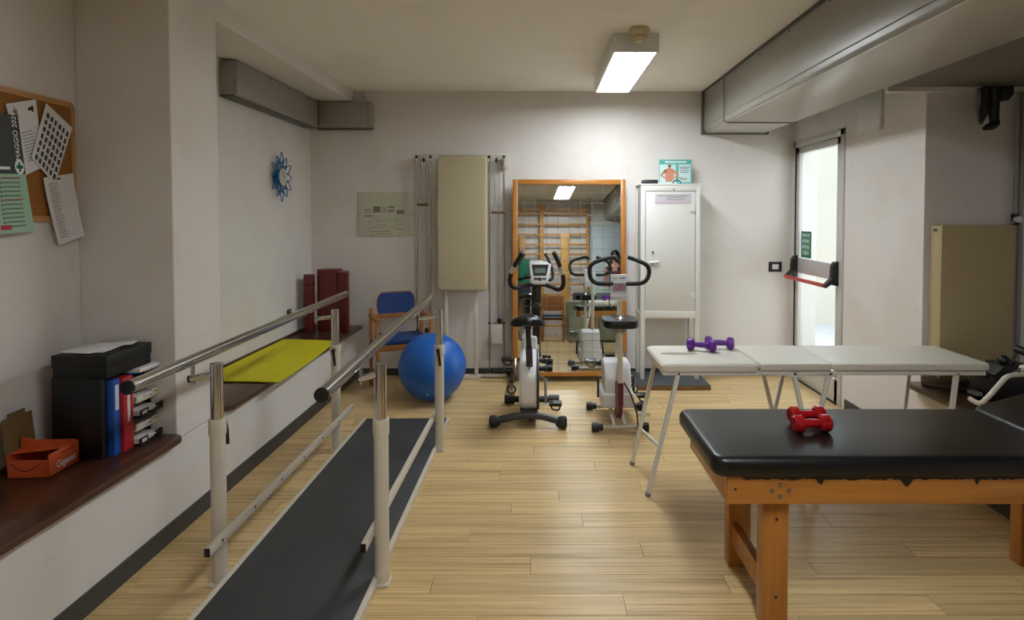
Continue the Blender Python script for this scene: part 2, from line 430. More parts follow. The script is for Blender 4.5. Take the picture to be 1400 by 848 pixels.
for yb, nm in ((ly1 - st * .5, 'panic_bar_housing'), (ly0 + st * .5, 'panic_bar_housing')):
    s_ = -1 if yb > 5.2 else 1
    b = MB().prism([(sx0, .96), (sx0 - .035, .965), (sx0 - .055, 1.02), (sx0 - .05, 1.12), (sx0 - .03, 1.155), (sx0, 1.16)], 1, yb - .03, yb + .03, .006)
    b.tube([(sx0 - .02, yb, 1.03), (sx0 - .07, yb, .985), (sx0 - .105, yb, .955)], [.028, .024, .02], 10)
    part(nm, b, BLACK, door)
part('panic_bar', MB().rod((sx0 - .105, ly0 + st * .5 + .01, .962), (sx0 - .105, ly1 - st * .5 - .01, .962), .017, 12), REDBAR, door, 'red push bar')
sg = thing('safety_sign', (XR + .016, 5.44, 1.2), 'small green sign with white lettering on the door glass', 'sign')
part('panel', MB().box((XR + .0125, 5.325, 1.145), (XR + .0175, 5.525, 1.385), .001), GREENS, sg)
for i, t_ in enumerate(('MANIGLIONE', 'ANTIPANICO', 'APERTURA', 'A SPINTA')):
    text_part('lettering', t_, .044, WHITEI, sg, (XR + .012, 5.425, 1.335 - i * .054), (0, -1, 0), (0, 0, 1), align='CENTER', sx=.58 if i < 2 else .68)
rects('stripes', [(.008, .002 + .054 * k, .192, .004 + .054 * k) for k in (1, 2, 3)], WHITEI, sg, (XR + .0125, 5.525, 1.155), (0, -1, 0), (0, 0, 1), (-1, 0, 0))
# outside: paved yard and rendered wall in daylight
structure('wall_exterior', MB().box((2.7, 8.6, -.2), (9, 8.8, 2.7)), EXTW, 'sunlit cream outside wall seen through the glass door', 'wall')
structure('floor_exterior', MB().box((XR + .23, 4.73, -.25), (12, 12, -.03)), EXTG, 'pale paved ground outside the glass door', 'ground')

# ---- ducts
dL = thing('air_duct', (-2.13, 4.9, 2.35), 'grey boxed air duct hugging the left wall under the beam', 'duct')
part('duct_casing', MB().box((XL, 4.10, 2.345), (-2.06, D, 2.585), .012), DUCT, dL)
part('duct_return', MB().box((-2.06, 5.585, 2.345), (-1.575, D, 2.585), .012), DUCT, dL)
part('bottom_flange', MB().box((XL, 4.10, 2.335), (-2.085, D - .13, 2.35), .002).box((-2.085, 5.61, 2.335), (-1.575, D, 2.35), .002), DUCTDK, dL)
for (xx, y0) in ((-2.059, 4.6), (-2.059, 4.95), (-2.059, 5.3)): part('screw', MB().sphere((xx, y0, 2.565), .006, 8, 6), DUCTDK, dL)
for (yy_, zz) in ((2.56, 0), (2.38, 0)): part('screw', MB().sphere((-1.60, 5.583, yy_), .006, 8, 6), DUCTDK, dL)
part('corner_joint', MB().box((-2.064, 5.578, 2.36), (-2.052, 5.590, 2.58)), DUCTDK, dL)
part('end_joint', MB().box((-1.60, 5.582, 2.35), (-1.597, 5.587, 2.58)), DUCTDK, dL)
dR = thing('air_duct', (1.83, 2.5, 2.31), 'large grey boxed air duct running the whole ceiling on the right', 'duct')
part('duct_casing', MB().box((1.53, RY + .01, 2.308), (2.128, 5.655, ZC - .004), .022, 3), DUCT, dR)
part('bottom_panel', MB().box((1.552, RY + .012, 2.3035), (2.106, 5.653, 2.3095), .001), mat('duct_bottom_daylit', (200, 196, 186), .28), dR, 'underside panel with door daylight painted in as a paler tone')  # same grey duct underneath; daylight from the door is painted in as paler colour
part('end_flange', MB().box((1.515, 5.655, 2.292), (2.145, D - .001, ZC - .004), .004), DUCTDK, dR)
part('ceiling_gap_strip', MB().box((1.520, RY + .01, ZC - .016), (1.534, 5.655, ZC - .003)), DUCTDK, dR)
part('lower_seam', MB().tube([(1.527, RY + .02, 2.36), (1.527, 5.65, 2.36)], .003, 6), DUCT, dR)
for i in range(10): part('screw', MB().sphere((1.529, .6 + i * .52, 2.66), .006, 8, 6), DUCTDK, dR)
for i in range(3): part('screw', MB().sphere((1.65 + i * .19, 5.652, 2.306), .006, 8, 6), DUCTDK, dR)
cab = [(1.518, 5.0, ZC - .02), (1.518, 5.0, 2.34), (1.520, 5.0, 2.312), (1.55, 5.0, 2.298), (2.10, 5.02, 2.298), (2.14, 5.03, 2.302)]
single('cable', MB().tube(cab, .005, 8), mat('grey_cable', (120, 116, 110), .6), 'thin grey cable looped down and under the right duct', 'cable', origin=(1.52, 5.0, 2.3))
wp = thing('wall_cover', (XR, 4.36, 2.13), 'white rectangular cover plate high on wall beside the glass door', 'cover plate')
part('plate', MB().box((XR - .012, 4.21, 2.13), (XR, 4.53, 2.40), .004), WHITE, wp)
part('raised_edge', MB().box((XR - .02, 4.21, 2.13), (XR - .011, 4.235, 2.40), .003).box((XR - .02, 4.21, 2.13), (XR - .011, 4.53, 2.15), .003), WHITE, wp)

# ---- ceiling lamps
def lamp(y0, y1, label):
    x0, x1, zb = .465, .765, 2.58
    t = thing('ceiling_lamp', ((x0 + x1) / 2, (y0 + y1) / 2, ZC - .001), label, 'ceiling lamp', 'fluorescent ceiling lamps in a row')
    part('housing', MB().box((x0, y0, zb), (x1, y0 + .018, ZC - .001), .003).box((x0, y1 - .018, zb), (x1, y1, ZC - .001), .003)
         .box((x0, y0 + .018, zb), (x0 + .016, y1 - .018, ZC - .001), .003).box((x1 - .016, y0 + .018, zb), (x1, y1 - .018, ZC - .001), .003)
         .box((x0 + .016, y0 + .018, zb + .06), (x1 - .016, y1 - .018, ZC - .001)), WHITE, t)
    xm = (x0 + x1) / 2
    part('divider', MB().box((xm - .004, y0 + .018, zb + .002), (xm + .004, y1 - .018, zb + .03)), GREYP, t)
    for a, b in ((x0 + .018, xm - .005), (xm + .005, x1 - .018)):
        part('diffuser', MB().box((a, y0 + .02, zb + .006), (b, y1 - .02, zb + .02)), LIGHT, t, 'glowing white diffuser', smooth=False)
    return t
lamp(3.90, 5.18, 'white box fluorescent lamp on the ceiling, twin glowing panels, in front of the back wall')
lamp(.10, 1.38, 'white box fluorescent lamp on ceiling seen only in the mirror')
sd = thing('smoke_detector', (.62, 3.80, ZC), 'cream smoke detector on the ceiling against the lamp end', 'smoke detector')
Mz = Matrix.Translation((.62, 3.80, ZC - .085))
part('base', MB().lathe([(0, .084), (.062, .084), (.064, .06), (.055, .045), (0, .045)], 24, Mz), DETECT, sd)
part('sensor_head', MB().lathe([(0, .045), (.050, .045), (.042, .012), (.03, 0), (0, 0)], 24, Mz), DETECT, sd)
part('vents', MB().tube([(.62 + .0462 * math.cos(2 * PI * i / 24), 3.80 + .0462 * math.sin(2 * PI * i / 24), ZC - .055) for i in range(24)], .003, 6, closed=True), mat('detector_shadow', (140, 122, 84), .6), sd)

# ================================================================== PARALLEL BARS
pb = thing('parallel_bars', (-.99, 3.1, 0), 'chrome-railed parallel walking bars on a dark grey board', 'parallel bars')
PXl, PXr, PYn, PYf = -1.328, -.656, 2.44, 3.86
part('walkway_board', MB().box((-1.285, 1.85, .004), (-.690, 4.39, .028), .003), DKGREY, pb, 'dark grey walkway board')
for xa, xb in ((-1.305, -1.284), (-.691, -.670)): part('edge_trim', MB().box((xa, 1.85, .0), (xb, 4.39, .033), .003), CREAM, pb, 'cream edge trim')
part('board_screw', MB().lathe([(0, .003), (.006, .002), (.007, 0)], 10, Matrix.Translation((-.985, 2.4, .0275))), BLACK, pb)
RZ = .94
railL = (oz(175, 530, RZ), oz(473, 402, RZ)); railR = (oz(440, 540, RZ), oz(590, 405, RZ))
def lerp(a, b, Y): return a + (b - a) * ((Y - a.y) / (b.y - a.y))
for rail in (railL, railR):
    r_ = part('hand_rail', MB().rod(rail[0], rail[1], .0235, 24), CHROME, pb, 'polished chrome hand rail')
    dd = (rail[1] - rail[0]).normalized()
    part('end_cap', MB().rod(rail[0] - dd * .006, rail[0] + dd * .002, .0242, 24), BLACK, r_, 'black end cap')
    part('end_cap', MB().rod(rail[1] - dd * .002, rail[1] + dd * .006, .0242, 24), BLACK, r_, 'black end cap')
for X_, rail in ((PXl, railL), (PXr, railR)):
    for Y_ in (PYn, PYf):
        p = part('post', MB().lathe([(0, .012), (.0285, .012), (.0295, .03), (.0295, .66), (.0, .66)], 24, Matrix.Translation((X_, Y_, 0))), CREAM, pb, 'cream lower post')
        part('collar', MB().lathe([(.0, .625), (.0325, .625), (.0335, .632), (.0335, .684), (.032, .69), (0, .69)], 24, Matrix.Translation((X_, Y_, 0))), CREAM, p)
        part('foot_band', MB().lathe([(0, .045), (.0312, .045), (.0312, .052), (0, .052)], 24, Matrix.Translation((X_, Y_, 0))), CREAM, p)
        part('foot_plate', MB().box((X_ - .032, Y_ - .036, .001), (X_ + .032, Y_ + .036, .012), .003), CREAM, p)
        part('inner_tube', MB().rod((X_, Y_, .685), (X_, Y_, .918), .0245, 24), CHROME, pb, 'chrome upper tube')
        q = lerp(rail[0], rail[1], Y_ - .03); az = .862
        arm = part('rail_arm', MB().tube([(X_, Y_, az + .012), (q.x - .012, q.y, az)], .0135, 14), CHROME, pb)
        part('arm_cap', MB().rod((q.x - .010, q.y, az), (q.x - .018, q.y - .002, az - .001), .0148, 14), BLACK, arm)
        part('rail_pin', MB().rod((q.x, q.y, az - .022), (q.x, q.y, RZ - .01), .008, 12), CHROME, arm)
        sx_ = -1 if Y_ == PYf else 1
        lv = MB().rod((X_, Y_ - .028 * -sx_, .66), (X_, Y_ - .052 * -sx_, .66), .012, 10).tube([(X_, Y_ + .05 * sx_, .665), (X_ + .008, Y_ + .055 * sx_, .62), (X_ + .014, Y_ + .052 * sx_, .565)], [.011, .009, .007], 10)
        part('clamp_lever', lv, BLACK, p)
for X_, ya, yb, z_ in ((-1.283, 2.27, 4.05, .225), (-.700, 2.33, 4.07, .21)):
    k = part('kick_rail', MB().box((X_ - .011, ya, z_ - .017), (X_ + .011, yb, z_ + .017), .002), CREAM, pb, 'cream lower side rail')
    s_ = 1 if X_ < -1 else -1
    for i in range(7):
        y_ = ya + .09 + i * (yb - ya - .12) / 6
        part('bolt_hole', MB().rod((X_ + s_ * .0105, y_, z_), (X_ + s_ * .0118, y_, z_), .007, 10), BLACK, k)
    part('rail_end_plug', MB().box((X_ - .0105, ya - .004, z_ - .0165), (X_ + .0105, ya + .001, z_ + .0165), .001), BLACK, k)
    for Y_ in (PYn, PYf):
        PX_ = PXl if X_ < -1 else PXr
        part('spacer', MB().rod((PX_, Y_, z_), (X_, Y_, z_), .012, 10), CREAM, k)

# ================================================================== BLACK TREATMENT TABLE
bt = thing('treatment_table', (1.4, 2.4, 0), 'wooden treatment table with thick black vinyl pad, in the right foreground', 'table')
TX0, TX1, TXH, TY0, TY1, TZ = .615, 1.93, 2.40, 2.105, 2.675, .66
def pad_mesh(x0, x1, y0, y1, z0, z1, r=.045, bev=.022):
    b = MB(); b.prism(round_rect(x0, y0, x1, y1, r), 2, z0, z1, bev, 4); return b
part('pad', pad_mesh(TX0, TX1 + .02, TY0, TY1, TZ - .075, TZ, .05, .026), VINYL, bt, 'black vinyl pad')
ah = math.radians(15)
Mh = Matrix.Translation((TX1 + .015, 0, TZ - .066)) @ Matrix.Rotation(-ah, 4, 'Y')
b = MB(); b.prism(round_rect(0, TY0, .50, TY1, .05), 2, 0.0, .075, .026, 4, Mh)
part('headrest', b, VINYL, bt, 'raised black headrest')
# torn vinyl edge hanging under the pad
b = MB(); xs = [TX0 + .11 + i * .0105 for i in range(116)]
random.seed(11)
top = TZ - .07; low = [top - .009 - random.random() * .007 for _ in xs]
for i in (26, 27, 55, 56, 57, 80, 103): low[i] -= .018
low[56] -= .012
for i in range(len(xs) - 1):
    b.face([(xs[i], TY0 + .0155, top), (xs[i + 1], TY0 + .0155, top), (xs[i + 1], TY0 + .0165, low[i + 1]), (xs[i], TY0 + .0165, low[i])])
part('torn_edge', b, VINYL, bt, 'ragged torn vinyl hanging below pad')
zr0, zr1 = .485, TZ - .074
nr = part('side_rail', MB().box((TX0 + .055, TY0 + .02, zr0), (TX1 + .32, TY0 + .055, zr1), .003), OAKX, bt, 'orange-brown wooden rail')
part('side_rail', MB().box((TX0 + .055, TY1 - .055, zr0), (TX1 + .32, TY1 - .02, zr1), .003), OAKX, bt)
part('end_rail', MB().box((TX0 + .055, TY0 + .055, zr0), (TX0 + .09, TY1 - .055, zr1), .003), OAK, bt)
part('cross_rail', MB().box((TX1 - .035, TY0 + .055, zr0), (TX1, TY1 - .055, zr1), .003), OAK, bt)
for lx in (.815, 2.08):
    for ly in (TY0 + .057, TY1 - .122):
        lg = part('leg', MB().box((lx, ly, 0), (lx + .095, ly + .065, zr1), .004), OAK, bt)
        for zz in (.41, .12): part('screw', MB().lathe([(0, .003), (.005, .002), (.006, 0)], 8, Matrix.Translation((lx + .05, ly, zz)) @ Matrix.Rotation(PI / 2, 4, 'X')), BLACK, lg)
    part('stretcher', MB().box((lx + .012, TY0 + .122, .10), (lx + .05, TY1 - .122, .19), .004), OAK, bt)
for dx, dz in ((-.031, 0), (.031, 0), (0, .021), (0, -.021)):
    part('bolt', MB().lathe([(0, .006), (.006, .005), (.0085, 0)], 12, Matrix.Translation((.862 + dx, TY0 + .0195, .535 + dz)) @ Matrix.Rotation(PI / 2, 4, 'X')), STEEL, nr)
part('knot_screw', MB().lathe([(0, .002), (.004, .001), (.005, 0)], 8, Matrix.Translation((.70, TY0 + .0195, .54)) @ Matrix.Rotation(PI / 2, 4, 'X')), BLACK, nr)

# ================================================================== WHITE FOLDING MASSAGE TABLE
wt = thing('massage_table', (1.55, 3.42, 0), 'white folding massage table on slim metal legs, in front of the door', 'table')
WY0, WY1, WZ = 3.19, 3.66, .73
for i, (a, b_) in enumerate(((.645, 1.180), (1.188, 1.566), (1.574, 2.42))):
    if i == 0:
        # pad with a slot-shaped face opening
        b = MB(); t = bmesh.new()
        outer = round_rect(a, WY0, b_, WY1, .035, 5)
        inner = []
        cx_, cy_, hx, hy = a + .15, 3.43, .105, .030
        for k in range(24):
            th = 2 * PI * k / 24; inner.append((cx_ + hx * math.copysign(abs(math.cos(th)) ** .7, math.cos(th)), cy_ + hy * math.copysign(abs(math.sin(th)) ** .8, math.sin(th))))
        ins = .016
        def scl(p, k): return (cx0 + (p[0] - cx0) * k[0], cy0 + (p[1] - cy0) * k[1])
        cx0, cy0 = (a + b_) / 2, (WY0 + WY1) / 2; kk = (1 - 2 * ins / (b_ - a), 1 - 2 * ins / (WY1 - WY0))
        z0_, z1_ = WZ - .042, WZ
        loops = [[(p[0], p[1], z0_) for p in outer], [(p[0], p[1], z1_ - .014) for p in outer], [scl(p, ((1 + kk[0]) / 2 + .003, (1 + kk[1]) / 2 + .003)) + (z1_ - .004,) for p in outer], [scl(p, kk) + (z1_,) for p in outer]]
        lv_ = [[t.verts.new(p) for p in lp] for lp in loops]
        for A_, B_ in zip(lv_, lv_[1:]):
            n_ = len(A_)
            for j in range(n_): t.faces.new((A_[j], A_[(j + 1) % n_], B_[(j + 1) % n_], B_[j]))
        h1 = [t.verts.new((p[0], p[1], z1_)) for p in inner]; h2 = [t.verts.new((cx_ + (p[0] - cx_) * .92, cy_ + (p[1] - cy_) * .85, z1_ - .03)) for p in inner]
        for j in range(24): t.faces.new((h1[j], h1[(j + 1) % 24], h2[(j + 1) % 24], h2[j]))
        t.faces.new(h2); t.faces.new(lv_[0][::-1])
        e1 = [e for e in t.edges if e.verts[0] in lv_[3] and e.verts[1] in lv_[3]] + [e for e in t.edges if e.verts[0] in h1 and e.verts[1] in h1]
        bmesh.ops.triangle_fill(t, edges=e1, use_beauty=True)
        b.add(t); part('pad', b, PADW, wt, 'white padded head section with face slot')
    else:
        part('pad', pad_mesh(a, b_, WY0, WY1, WZ - .042, WZ, .014 if i == 1 else .03, .012), PADW, wt)
fz0, fz1 = WZ - .066, WZ - .044
for a, b_ in ((.66, 1.19), (1.19, 1.57), (1.57, 2.40)):
    for ya in (WY0 + .012, WY1 - .034): part('frame_rail', MB().box((a, ya, fz0), (b_ - .003, ya + .022, fz1), .002), WHITE, wt)
part('end_bar', MB().box((.66, WY0 + .034, fz0), (.682, WY1 - .034, fz1), .002), WHITE, wt)
part('end_bar', MB().box((2.376, WY0 + .034, fz0), (2.397, WY1 - .034, fz1), .002), WHITE, wt)
def leg(a, b_, w_=.022): 
    l_ = part('leg', MB().bar(a, b_, w_, w_, (0, 1, 0), .002), WHITE, wt)
    part('foot_cap', MB().bar(Vector(b_) + (Vector(a) - Vector(b_)).normalized() * .02, b_, w_ + .004, w_ + .004, (0, 1, 0)), GREYP, l_)
    return l_
yn, yf = WY0 + .03, WY1 - .03
leg((.745, yn, fz0 + .005), (.582, yn - .005, 0)); leg((.705, yf, fz0 + .005), (.56, yf, 0))
part('leg_brace', MB().bar((.645, yn, .27), (.612, yf, .22), .012, .016, (0, 0, 1)), WHITE, wt)
leg((1.37, yn, fz0 + .005), (1.52, yn, 0)); leg((1.56, yn, fz0 + .005), (1.42, yn, 0))
leg((1.33, yf, fz0 + .005), (1.50, yf, 0)); leg((1.50, yf, fz0 + .005), (1.36, yf, 0))
part('hinge_bracket', MB().box((1.33, yn - .016, fz0 - .012), (1.41, yn + .014, fz0 + .004), .002), WHITE, wt)
part('hinge_bracket', MB().box((1.53, yn - .016, fz0 - .012), (1.60, yn + .014, fz0 + .004), .002), WHITE, wt)
leg((2.25, yn, fz0 + .005), (2.18, yn, 0)); leg((2.255, yf, fz0 + .005), (2.19, yf, 0))
for x_ in (.745, 1.37, 1.56, 2.25): part('pivot_bolt', MB().rod((x_, yn - .013, fz0 + .008), (x_, yn - .018, fz0 + .008), .007, 10), STEEL, wt)

# ================================================================== DUMBBELLS
def dumbbell(m, L_, rh, rb, hexa, label, group, loc, rz):
    t = thing('dumbbell', (0, 0, 0), label, 'dumbbell', group); t.location = (0, 0, 0)
    n = 6 if hexa else 28
    Mx = Matrix.Rotation(PI / 2, 4, 'Y')
    part('handle', MB().lathe([(0, -L_ / 2 + .02), (rb * .85, -L_ / 2 + .02), (rb, -.01), (rb, .01), (rb * .85, L_ / 2 - .02), (0, L_ / 2 - .02)], 18, Mx), m, t)
    for s_ in (-1, 1):
        hd = MB(); hw = .042
        hd.lathe([(0, -hw / 2), (rh * .74, -hw / 2), (rh, -hw / 2 + .009), (rh, hw / 2 - .009), (rh * .74, hw / 2), (0, hw / 2)], n, Matrix.Translation((s_ * (L_ / 2 - hw / 2), 0, 0)) @ Mx)
        part('weight_head', hd, m, t, ang=.5)
    t.location = loc; t.rotation_euler = (0, 0, rz)
    return t
p = oz(943 + 14, 478, WZ)
d1 = dumbbell(PURPLE, .168, .036, .017, False, 'left purple dumbbell lying near the face slot of white table', 'purple dumbbells', (oz(958, 479, WZ).x, 3.50, WZ + .0365), -.42)
copy_thing(d1, (oz(985, 479, WZ).x + .005, 3.56, WZ + .0365), (0, 0, -.26), 'right purple dumbbell lying behind the other on white table')
q1 = oz(1109, 590, TZ); q2 = oz(1101, 578, TZ)
d2 = dumbbell(REDD, .150, .034, .017, False, 'front red dumbbell of the pair on the black table', 'red dumbbells', (q1.x, q1.y - .005, TZ + .0345), .06)
copy_thing(d2, (q2.x + .005, q2.y + .0, TZ + .0345), (0, 0, .10), 'rear red dumbbell of the pair on the black table')

# ================================================================== LEFT BENCH, BACK PART
def sheet_grid(f, nu, nv, th):
    b = MB(); T = [[b.bm.verts.new(f(i / nu, j / nv)) for j in range(nv + 1)] for i in range(nu + 1)]
    B_ = [[b.bm.verts.new(Vector(f(i / nu, j / nv)) - Vector((0, 0, th))) for j in range(nv + 1)] for i in range(nu + 1)]
    for i in range(nu):
        for j in range(nv):
            b.bm.faces.new((T[i][j], T[i + 1][j], T[i + 1][j + 1], T[i][j + 1])); b.bm.faces.new((B_[i][j], B_[i][j + 1], B_[i + 1][j + 1], B_[i + 1][j]))
    for i in range(nu):
        b.bm.faces.new((T[i][0], B_[i][0], B_[i + 1][0], T[i + 1][0])); b.bm.faces.new((T[i][nv], T[i + 1][nv], B_[i + 1][nv], B_[i][nv]))
    for j in range(nv):
        b.bm.faces.new((T[0][j], T[0][j + 1], B_[0][j + 1], B_[0][j])); b.bm.faces.new((T[nu][j], B_[nu][j], B_[nu][j + 1], T[nu][j + 1]))
    return b
def ymat(u, v):
    A, B_, C_, D_ = Vector((-2.14, 3.72, 0)), Vector((-1.615, 3.68, 0)), Vector((-1.675, 4.90, 0)), Vector((-2.15, 4.99, 0))
    p = (A * (1 - u) + B_ * u) * (1 - v) + (D_ * (1 - u) + C_ * u) * v
    p.z = .4955 + .004 * math.sin(6 * v + 2 * u) * u - .03 * max(0, (p.x + 1.70)) 
    return p
single('exercise_mat', sheet_grid(ymat, 14, 16, .006), YELLOW, 'thin bright yellow foam mat draped on the left bench', 'mat', origin=(-1.9, 4.3, .49))
zt = oy(450, 369, 5.35).z
fm = thing('folded_mat', (-1.87, 5.4, .486), 'tall dark red folded vinyl mat standing in the corner', 'mat')
poly = [(-1.935 + .085 * math.cos(a), 5.42 + .085 * math.sin(a)) for a in [PI * (.42 + i * .09) for i in range(12)]]
part('curved_panel', MB().prism(poly + [(-1.90, 5.35), (-1.822, 5.345), (-1.822, 5.50)], 2, .487, zt, .006, 2), REDV, fm)
part('flat_panel', MB().prism([(-1.820, 5.35), (-1.715, 5.30), (-1.705, 5.325), (-1.76, 5.50), (-1.820, 5.50)], 2, .487, zt - .02, .006, 2), REDV, fm)
rm = thing('rolled_mat', (-2.075, 5.36, .486), 'narrow dark red rolled mat beside the tall folded mat', 'mat')
part('roll', MB().lathe([(0, .487), (.044, .487), (.047, .50), (.047, .985), (.044, 1.0), (0, 1.0)], 20, Matrix.Translation((-2.075, 5.36, 0))), REDV, rm)
for z_ in (.60, .90): part('strap', MB().lathe([(.0, z_), (.0485, z_), (.0485, z_ + .025), (0, z_ + .025)], 20, Matrix.Translation((-2.075, 5.36, 0))), mat('red_strap', (84, 18, 18), .6), rm)
# ---- small wall socket behind the rail
ps = ox(395, 426, XL)
so = thing('wall_socket', ps, 'small dark socket on left wall just above the hand rail', 'socket')
part('plate', MB().box((XL, ps.y - .04, ps.z - .02), (XL + .008, ps.y + .04, ps.z + .02), .003), BLACK, so)
part('insert', MB().box((XL + .008, ps.y - .02, ps.z - .012), (XL + .011, ps.y + .02, ps.z + .012), .001), GREYP, so)

# ---- flower clock
pc = ox(378, 242, XL); xo = XL + .045
fc = thing('flower_clock', (XL, pc.y, pc.z), 'blue wire flower-shaped clock on the left wall', 'clock')
def petal(th, r0, r1, wd, x_):
    pts = []
    for i in range(16):
        t_ = 2 * PI * i / 16; rr = (r0 + r1) / 2 - (r1 - r0) / 2 * math.cos(t_); ww = wd * math.sin(t_) * (.45 + .75 * (1 + math.cos(t_)) / 2)
        pts.append((x_, pc.y + rr * math.sin(th) + ww * math.cos(th), pc.z + rr * math.cos(th) - ww * math.sin(th)))
    return MB().tube(pts, .0042, 6, closed=True)
for i in range(12): part('petal', petal(2 * PI * i / 12, .075, .205 if i % 2 == 0 else .185, .036, xo), BLUEM, fc)
for i in range(12): part('inner_petal', petal(2 * PI * (i + .5) / 12, .06, .135, .024, xo - .012), mat('dark_blue_metal', (16, 66, 110), .35, .2), fc)
Mcl = Matrix.Translation((XL, pc.y, pc.z)) @ Matrix.Rotation(PI / 2, 4, 'Y')
part('clock_body', MB().lathe([(0, 0), (.05, 0), (.072, .03), (.08, .052), (.076, .055), (0, .05)], 32, Mcl), BLUEM, fc)
part('dial', MB().lathe([(0, .056), (.072, .056), (.072, .050)], 32, Mcl), CLOCKW, fc)
part('hand', MB().bar((XL + .058, pc.y, pc.z), (XL + .058, pc.y + .03, pc.z + .012), .004, .002, (1, 0, 0)), INK, fc)
part('hand', MB().bar((XL + .059, pc.y, pc.z), (XL + .059, pc.y - .012, pc.z + .05), .003, .002, (1, 0, 0)), INK, fc)

# ================================================================== NOTICE BOARD
cb = thing('notice_board', (XL, 2.3, 1.76), 'cork notice board in a pale wood frame on the near left wall', 'notice board')
bx = XL
p1 = ox(97, 143, bx); p2 = ox(97, 301, bx); by1 = p1.y; bz1, bz0 = p1.z + .005, p2.z - .005; by0 = by1 - .92
part('cork', MB().box((bx, by0 + .02, bz0 + .02), (bx + .012, by1 - .02, bz1 - .02)), CORK, cb)
fb = MB()
o_ = round_rect(by0, bz0, by1, bz1, .03, 5); i_ = round_rect(by0 + .024, bz0 + .024, by1 - .024, bz1 - .024, .012, 5); n_ = len(o_)
lo_ = [[fb.bm.verts.new((x_, p[0], p[1])) for p in pp] for x_, pp in ((bx, o_), (bx + .018, o_), (bx + .018, i_), (bx, i_))]
for k in range(4):
    A_, B_ = lo_[k], lo_[(k + 1) % 4]
    for j in range(n_): fb.bm.faces.new((A_[j], A_[(j + 1) % n_], B_[(j + 1) % n_], B_[j]))
part('frame', fb, CORKF, cb)
def sheet(name, corners, x_, m, label, cat, bulge=.0, th=.0012, group=None):
    """paper on the left wall: 4 pixel corners (tl, tr, br, bl) at distance x_ from the wall, bottom curling out by bulge"""
    P = [ox(c[0], c[1], bx + x_) for c in corners]
    org = (P[0] + P[1] + P[2] + P[3]) / 4
    t = thing(name, org, label, cat, group)
    b = MB(); n = 6; F_, K_ = [], []
    for j in range(n + 1):
        v = j / n; a = P[0].lerp(P[3], v); c = P[1].lerp(P[2], v); off = Vector((bulge * v * v, 0, 0))
        F_.append((b.bm.verts.new(a + off), b.bm.verts.new(c + off * 1.0))); K_.append((b.bm.verts.new(a + off - Vector((th, 0, 0))), b.bm.verts.new(c + off - Vector((th, 0, 0)))))
    for j in range(n):
        b.bm.faces.new((F_[j][0], F_[j][1], F_[j + 1][1], F_[j + 1][0])); b.bm.faces.new((K_[j][0], K_[j + 1][0], K_[j + 1][1], K_[j][1]))
        b.bm.faces.new((F_[j][0], F_[j + 1][0], K_[j + 1][0], K_[j][0])); b.bm.faces.new((F_[j][1], K_[j][1], K_[j + 1][1], F_[j + 1][1]))
    b.bm.faces.new((F_[0][0], K_[0][0], K_[0][1], F_[0][1])); b.bm.faces.new((F_[n][0], F_[n][1], K_[n][1], K_[n][0]))
    part('page', b, m, t)
    return t, P, bulge
def on_sheet(sh, rl, m, name='print', lift=.0010):
    """(u0,v0,u1,v1) rectangles, u to the right and v down, as flat print on the sheet"""
    t, P, bulge = sh; b = MB()
    def q(u, v): return P[0].lerp(P[1], u).lerp(P[3].lerp(P[2], u), v) + Vector((bulge * v * v + lift, 0, 0))
    for (a, c, e, f) in rl: b.face([q(a, c), q(e, c), q(e, f), q(a, f)])
    return part(name, b, m, t, smooth=False)
random.seed(3)
s1 = sheet('paper_sheet', [(8, 142), (49, 136), (60, 228), (32, 241)], .022, PAPER, 'white letter sheet pinned behind the calendar', 'paper')
on_sheet(s1, [(.3, .42 + i * .045, .3 + .35 + random.random() * .2, .42 + i * .045 + .014) for i in range(10)], PALEINK)
on_sheet(s1, [(.14, .10, .3, .2), (.2, .06, .24, .26)], PALEINK, 'stamp'); on_sheet(s1, [(.68, .10, .86, .14), (.8, .08, .86, .17)], BLACK, 'push_pin')
s2 = sheet('paper_sheet', [(63, 141), (99, 175), (75, 252), (43, 216)], .027, PAPER, 'tilted sheet covered in rows of small dark pictures', 'paper')
on_sheet(s2, [(.1 + i * .15, .12 + j * .125, .1 + i * .15 + .07 + random.random() * .03, .12 + j * .125 + .085) for i in range(6) for j in range(7)], INK, 'pictures')
s3 = sheet('paper_sheet', [(59, 243), (100, 237), (110, 322), (75, 335)], .024, PAPER, 'white list sheets hanging below the board corner', 'paper', .02)
on_sheet(s3, [(.12, .10 + i * .035, .35 + random.random() * .08, .10 + i * .035 + .014) for i in range(24)], PALEINK)
on_sheet(s3, [(.45 + j * .17, .08, .455 + j * .17, .95) for j in range(3)], PALEINK, 'columns'); on_sheet(s3, [(.36, .035, .54, .06)], BLACK, 'push_pin')
s4 = sheet('wall_calendar', [(-46, 149), (24, 158), (43, 316), (-46, 324)], .034, CALGREEN, 'wall calendar, dark picture above pale green month grid', 'calendar', .015)
on_sheet(s4, [(0, 0, 1, .50)], CALBLACK, 'picture', .0008)
on_sheet(s4, [(.35, .30, .60, .36)], mat('print_green', (96, 190, 60), .6), 'picture_detail', .0014); on_sheet(s4, [(.36, .25, .58, .30)], REDB, 'picture_detail', .0014); on_sheet(s4, [(.3, .44, .72, .465)], WHITEI, 'caption', .0014)
on_sheet(s4, [(.55, .53 + i * .037, .86, .535 + i * .037 + .008) for i in range(12)] + [(.5, .53 + i * .037, .54, .53 + i * .037 + .02) for i in range(12)], mat('date_ink', (112, 128, 114), .8), 'dates')
on_sheet(s4, [(.45, .93, .62, .97), (.55, .53, .9, .537), (.55, .715, .9, .722)], REDB, 'red_dates', .0014)['kind'] = 'stuff'
P = s4[1]
